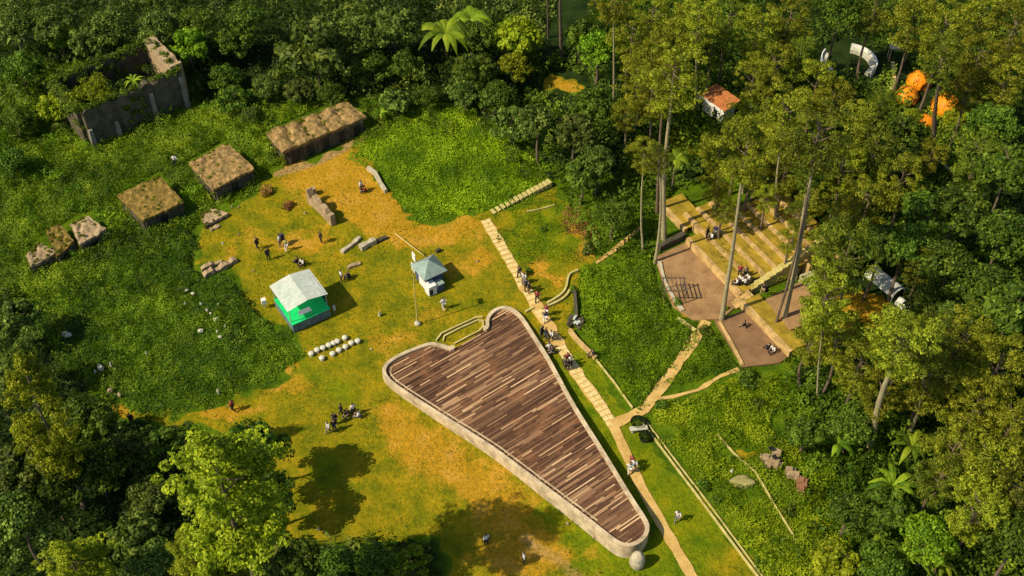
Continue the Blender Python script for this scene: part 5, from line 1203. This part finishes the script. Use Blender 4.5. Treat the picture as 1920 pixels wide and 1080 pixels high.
# single bushes
for cx,cy,zc,R,lb in [(1790,222,2.2,1.5,'golden leafy bush partly hiding the lower orange tents'),(1822,225,2.4,1.5,'golden leafy bush at the right end of the orange tents'),(1712,215,1.6,1.1,'golden leafy bush between the upper and lower orange tents')]:
    tree('broad',cx,cy,zc,R,R*.8,lb,'gold','bush','bush','single bushes',.08)
for cx,cy,R,mt,lb in [
 (1322,625,1.0,'broad','dark round bush at the top end of the diagonal path'),(1340,645,.8,'broad','small dark bush just right of the path-top bush'),(1398,715,1.5,'broad','dark round bush below the lower paved court'),(1318,912,.9,'broad','dark bush beside the long kerb pair in the lower right'),
 (1342,938,.7,'broad','small dark bush just below the one by the kerb pair'),(1394,572,.8,'broad','dark bush at the top of the middle stairs'),(1232,615,.75,'broad','dark bush in the middle of the green triangle'),(1208,645,.75,'broad','dark bush lower left in the green triangle'),
 (540,388,.9,'rust','brownish bush on the dry lawn left of the wall stub'),(500,362,1.1,'rust','brown dead bush at the upper left edge of the dry lawn'),(1102,470,1.2,'broad_grey','grey-green bush at the lower end of the orange heap'),(1360,580,.5,'bright','bright tuft by the foot of the tall pine between courts'),
 (1018,432,.5,'broad','dark tuft in the green plot'),(1075,545,.7,'broad','dark bush at the head of the bending channel'),(990,510,.6,'broad','small dark bush beside the upper walk group'),(630,1045,.8,'bright','bright bush at the lawn edge at lower middle'),
 (1270,570,.7,'broad','bush at the lower corner of the upper paved court'),(1420,760,1.0,'broad','bush in the meadow below the lower paved court'),(1550,860,1.1,'broad','bush right of the broken brick ruin'),(1480,960,1.0,'broad','dark bush in the lower right meadow'),
 (1240,760,.8,'broad','bush in the fork of the two paths')]:
    tree('bush',cx,cy,.0001,R,R*.8,lb,mt,'bush','bush','single bushes')

# banana plants and ferns
def frond_plant(cx,cy,z,n,L_,wd,label,mat,name='banana_plant',cat='plant',seed=1,droop=.5,group='large-leaved plants'):
    rr = random.Random(seed); t_ = thing(name,label,cat,P(cx,cy),0,group)
    top=Vector((0,0,z)); MB().path_tube([(0,0,-.1),(0,0,z*.5),tuple(top)],[.14,.11,.08],6).build('stem', M['bark'], t_)
    qs=[];ts=[]
    for k in range(n):
        A=6.283*k/n+rr.uniform(-.25,.25); l_=L_*rr.uniform(.75,1.15); seg=6; d_=Vector((math.cos(A),math.sin(A),0)); s_=Vector((-d_.y,d_.x,0)); tt=rr.uniform(.3,1); pr=top.copy(); pw=.03
        for j in range(1,seg+1):
            u=j/seg; p=top+d_*(l_*u)+Vector((0,0,l_*(.45*math.sin(u*2.2)-droop*u*u))); w2=wd*math.sin(math.pi*min(.97,u*.9+.08))
            for sg_ in (-1,1):
                qs.append([tuple(pr),tuple(pr+s_*sg_*pw+Vector((0,0,-pw*.3))),tuple(p+s_*sg_*w2+Vector((0,0,-w2*.3))),tuple(p)]); ts.append(tt+rr.uniform(-.1,.1))
            pr=p; pw=w2
    link('leaf_crown', quads_mesh('leaf_crown', np.array(qs), np.array(ts), M[mat]), t_)
for k,(x,y,z,n,L_,wd,lb,mt) in enumerate([
 (1664,915,2.2,9,2.6,.32,'banana plant with long pale leaves below the thick bent trunk','herb'),(1700,840,2.0,8,2.2,.3,'banana plant right of the thick bent trunk','herb'),(1690,1045,2.2,11,2.4,.22,'star-shaped banana plant at the bottom right','herb'),
 (1752,1055,2.0,10,2.2,.22,'second star-shaped banana plant at the bottom right','herb'),(1640,1000,1.8,9,1.9,.25,'small banana plant left of the star-shaped ones','herb'),(1565,835,1.6,8,1.8,.28,'banana plant in the dark bushes of the right meadow','herb'),
 (838,75,4.5,15,4.0,.5,'large bright tree fern at the top centre','bright'),(885,45,4.0,12,3.0,.42,'smaller bright tree fern right of the large one','bright'),(268,166,5.2,9,1.5,.13,'spiky pale plant growing on the wall top of the roofless ruin','bright'),
 (50,75,3.0,9,2.2,.25,'banana plant among the grey-green trees at top left','broad_grey'),(100,60,3.0,9,2.0,.22,'second banana plant among the grey-green trees at top left','broad_grey'),(270,960,2.4,9,2.0,.24,'dark banana plant in the shade left of the huge sunlit tree','broad_grey'),
 (520,1055,2.4,9,2.0,.22,'dark banana plant at the bottom edge right of the huge sunlit tree','broad_grey'),(1260,310,4.5,10,1.8,.3,'broad fern between the terraces pines','herb'),(715,215,1.2,8,1.2,.16,'lit banana plant at the corner above the bright thicket','herb'),
 (1880,870,2.5,9,2.4,.25,'banana plant under the large olive pine at lower right','herb')]):
    frond_plant(x,y+z*10,z,n,L_,wd,lb,mt,'tree_fern' if 'fern' in lb else 'banana_plant','plant',k+3)
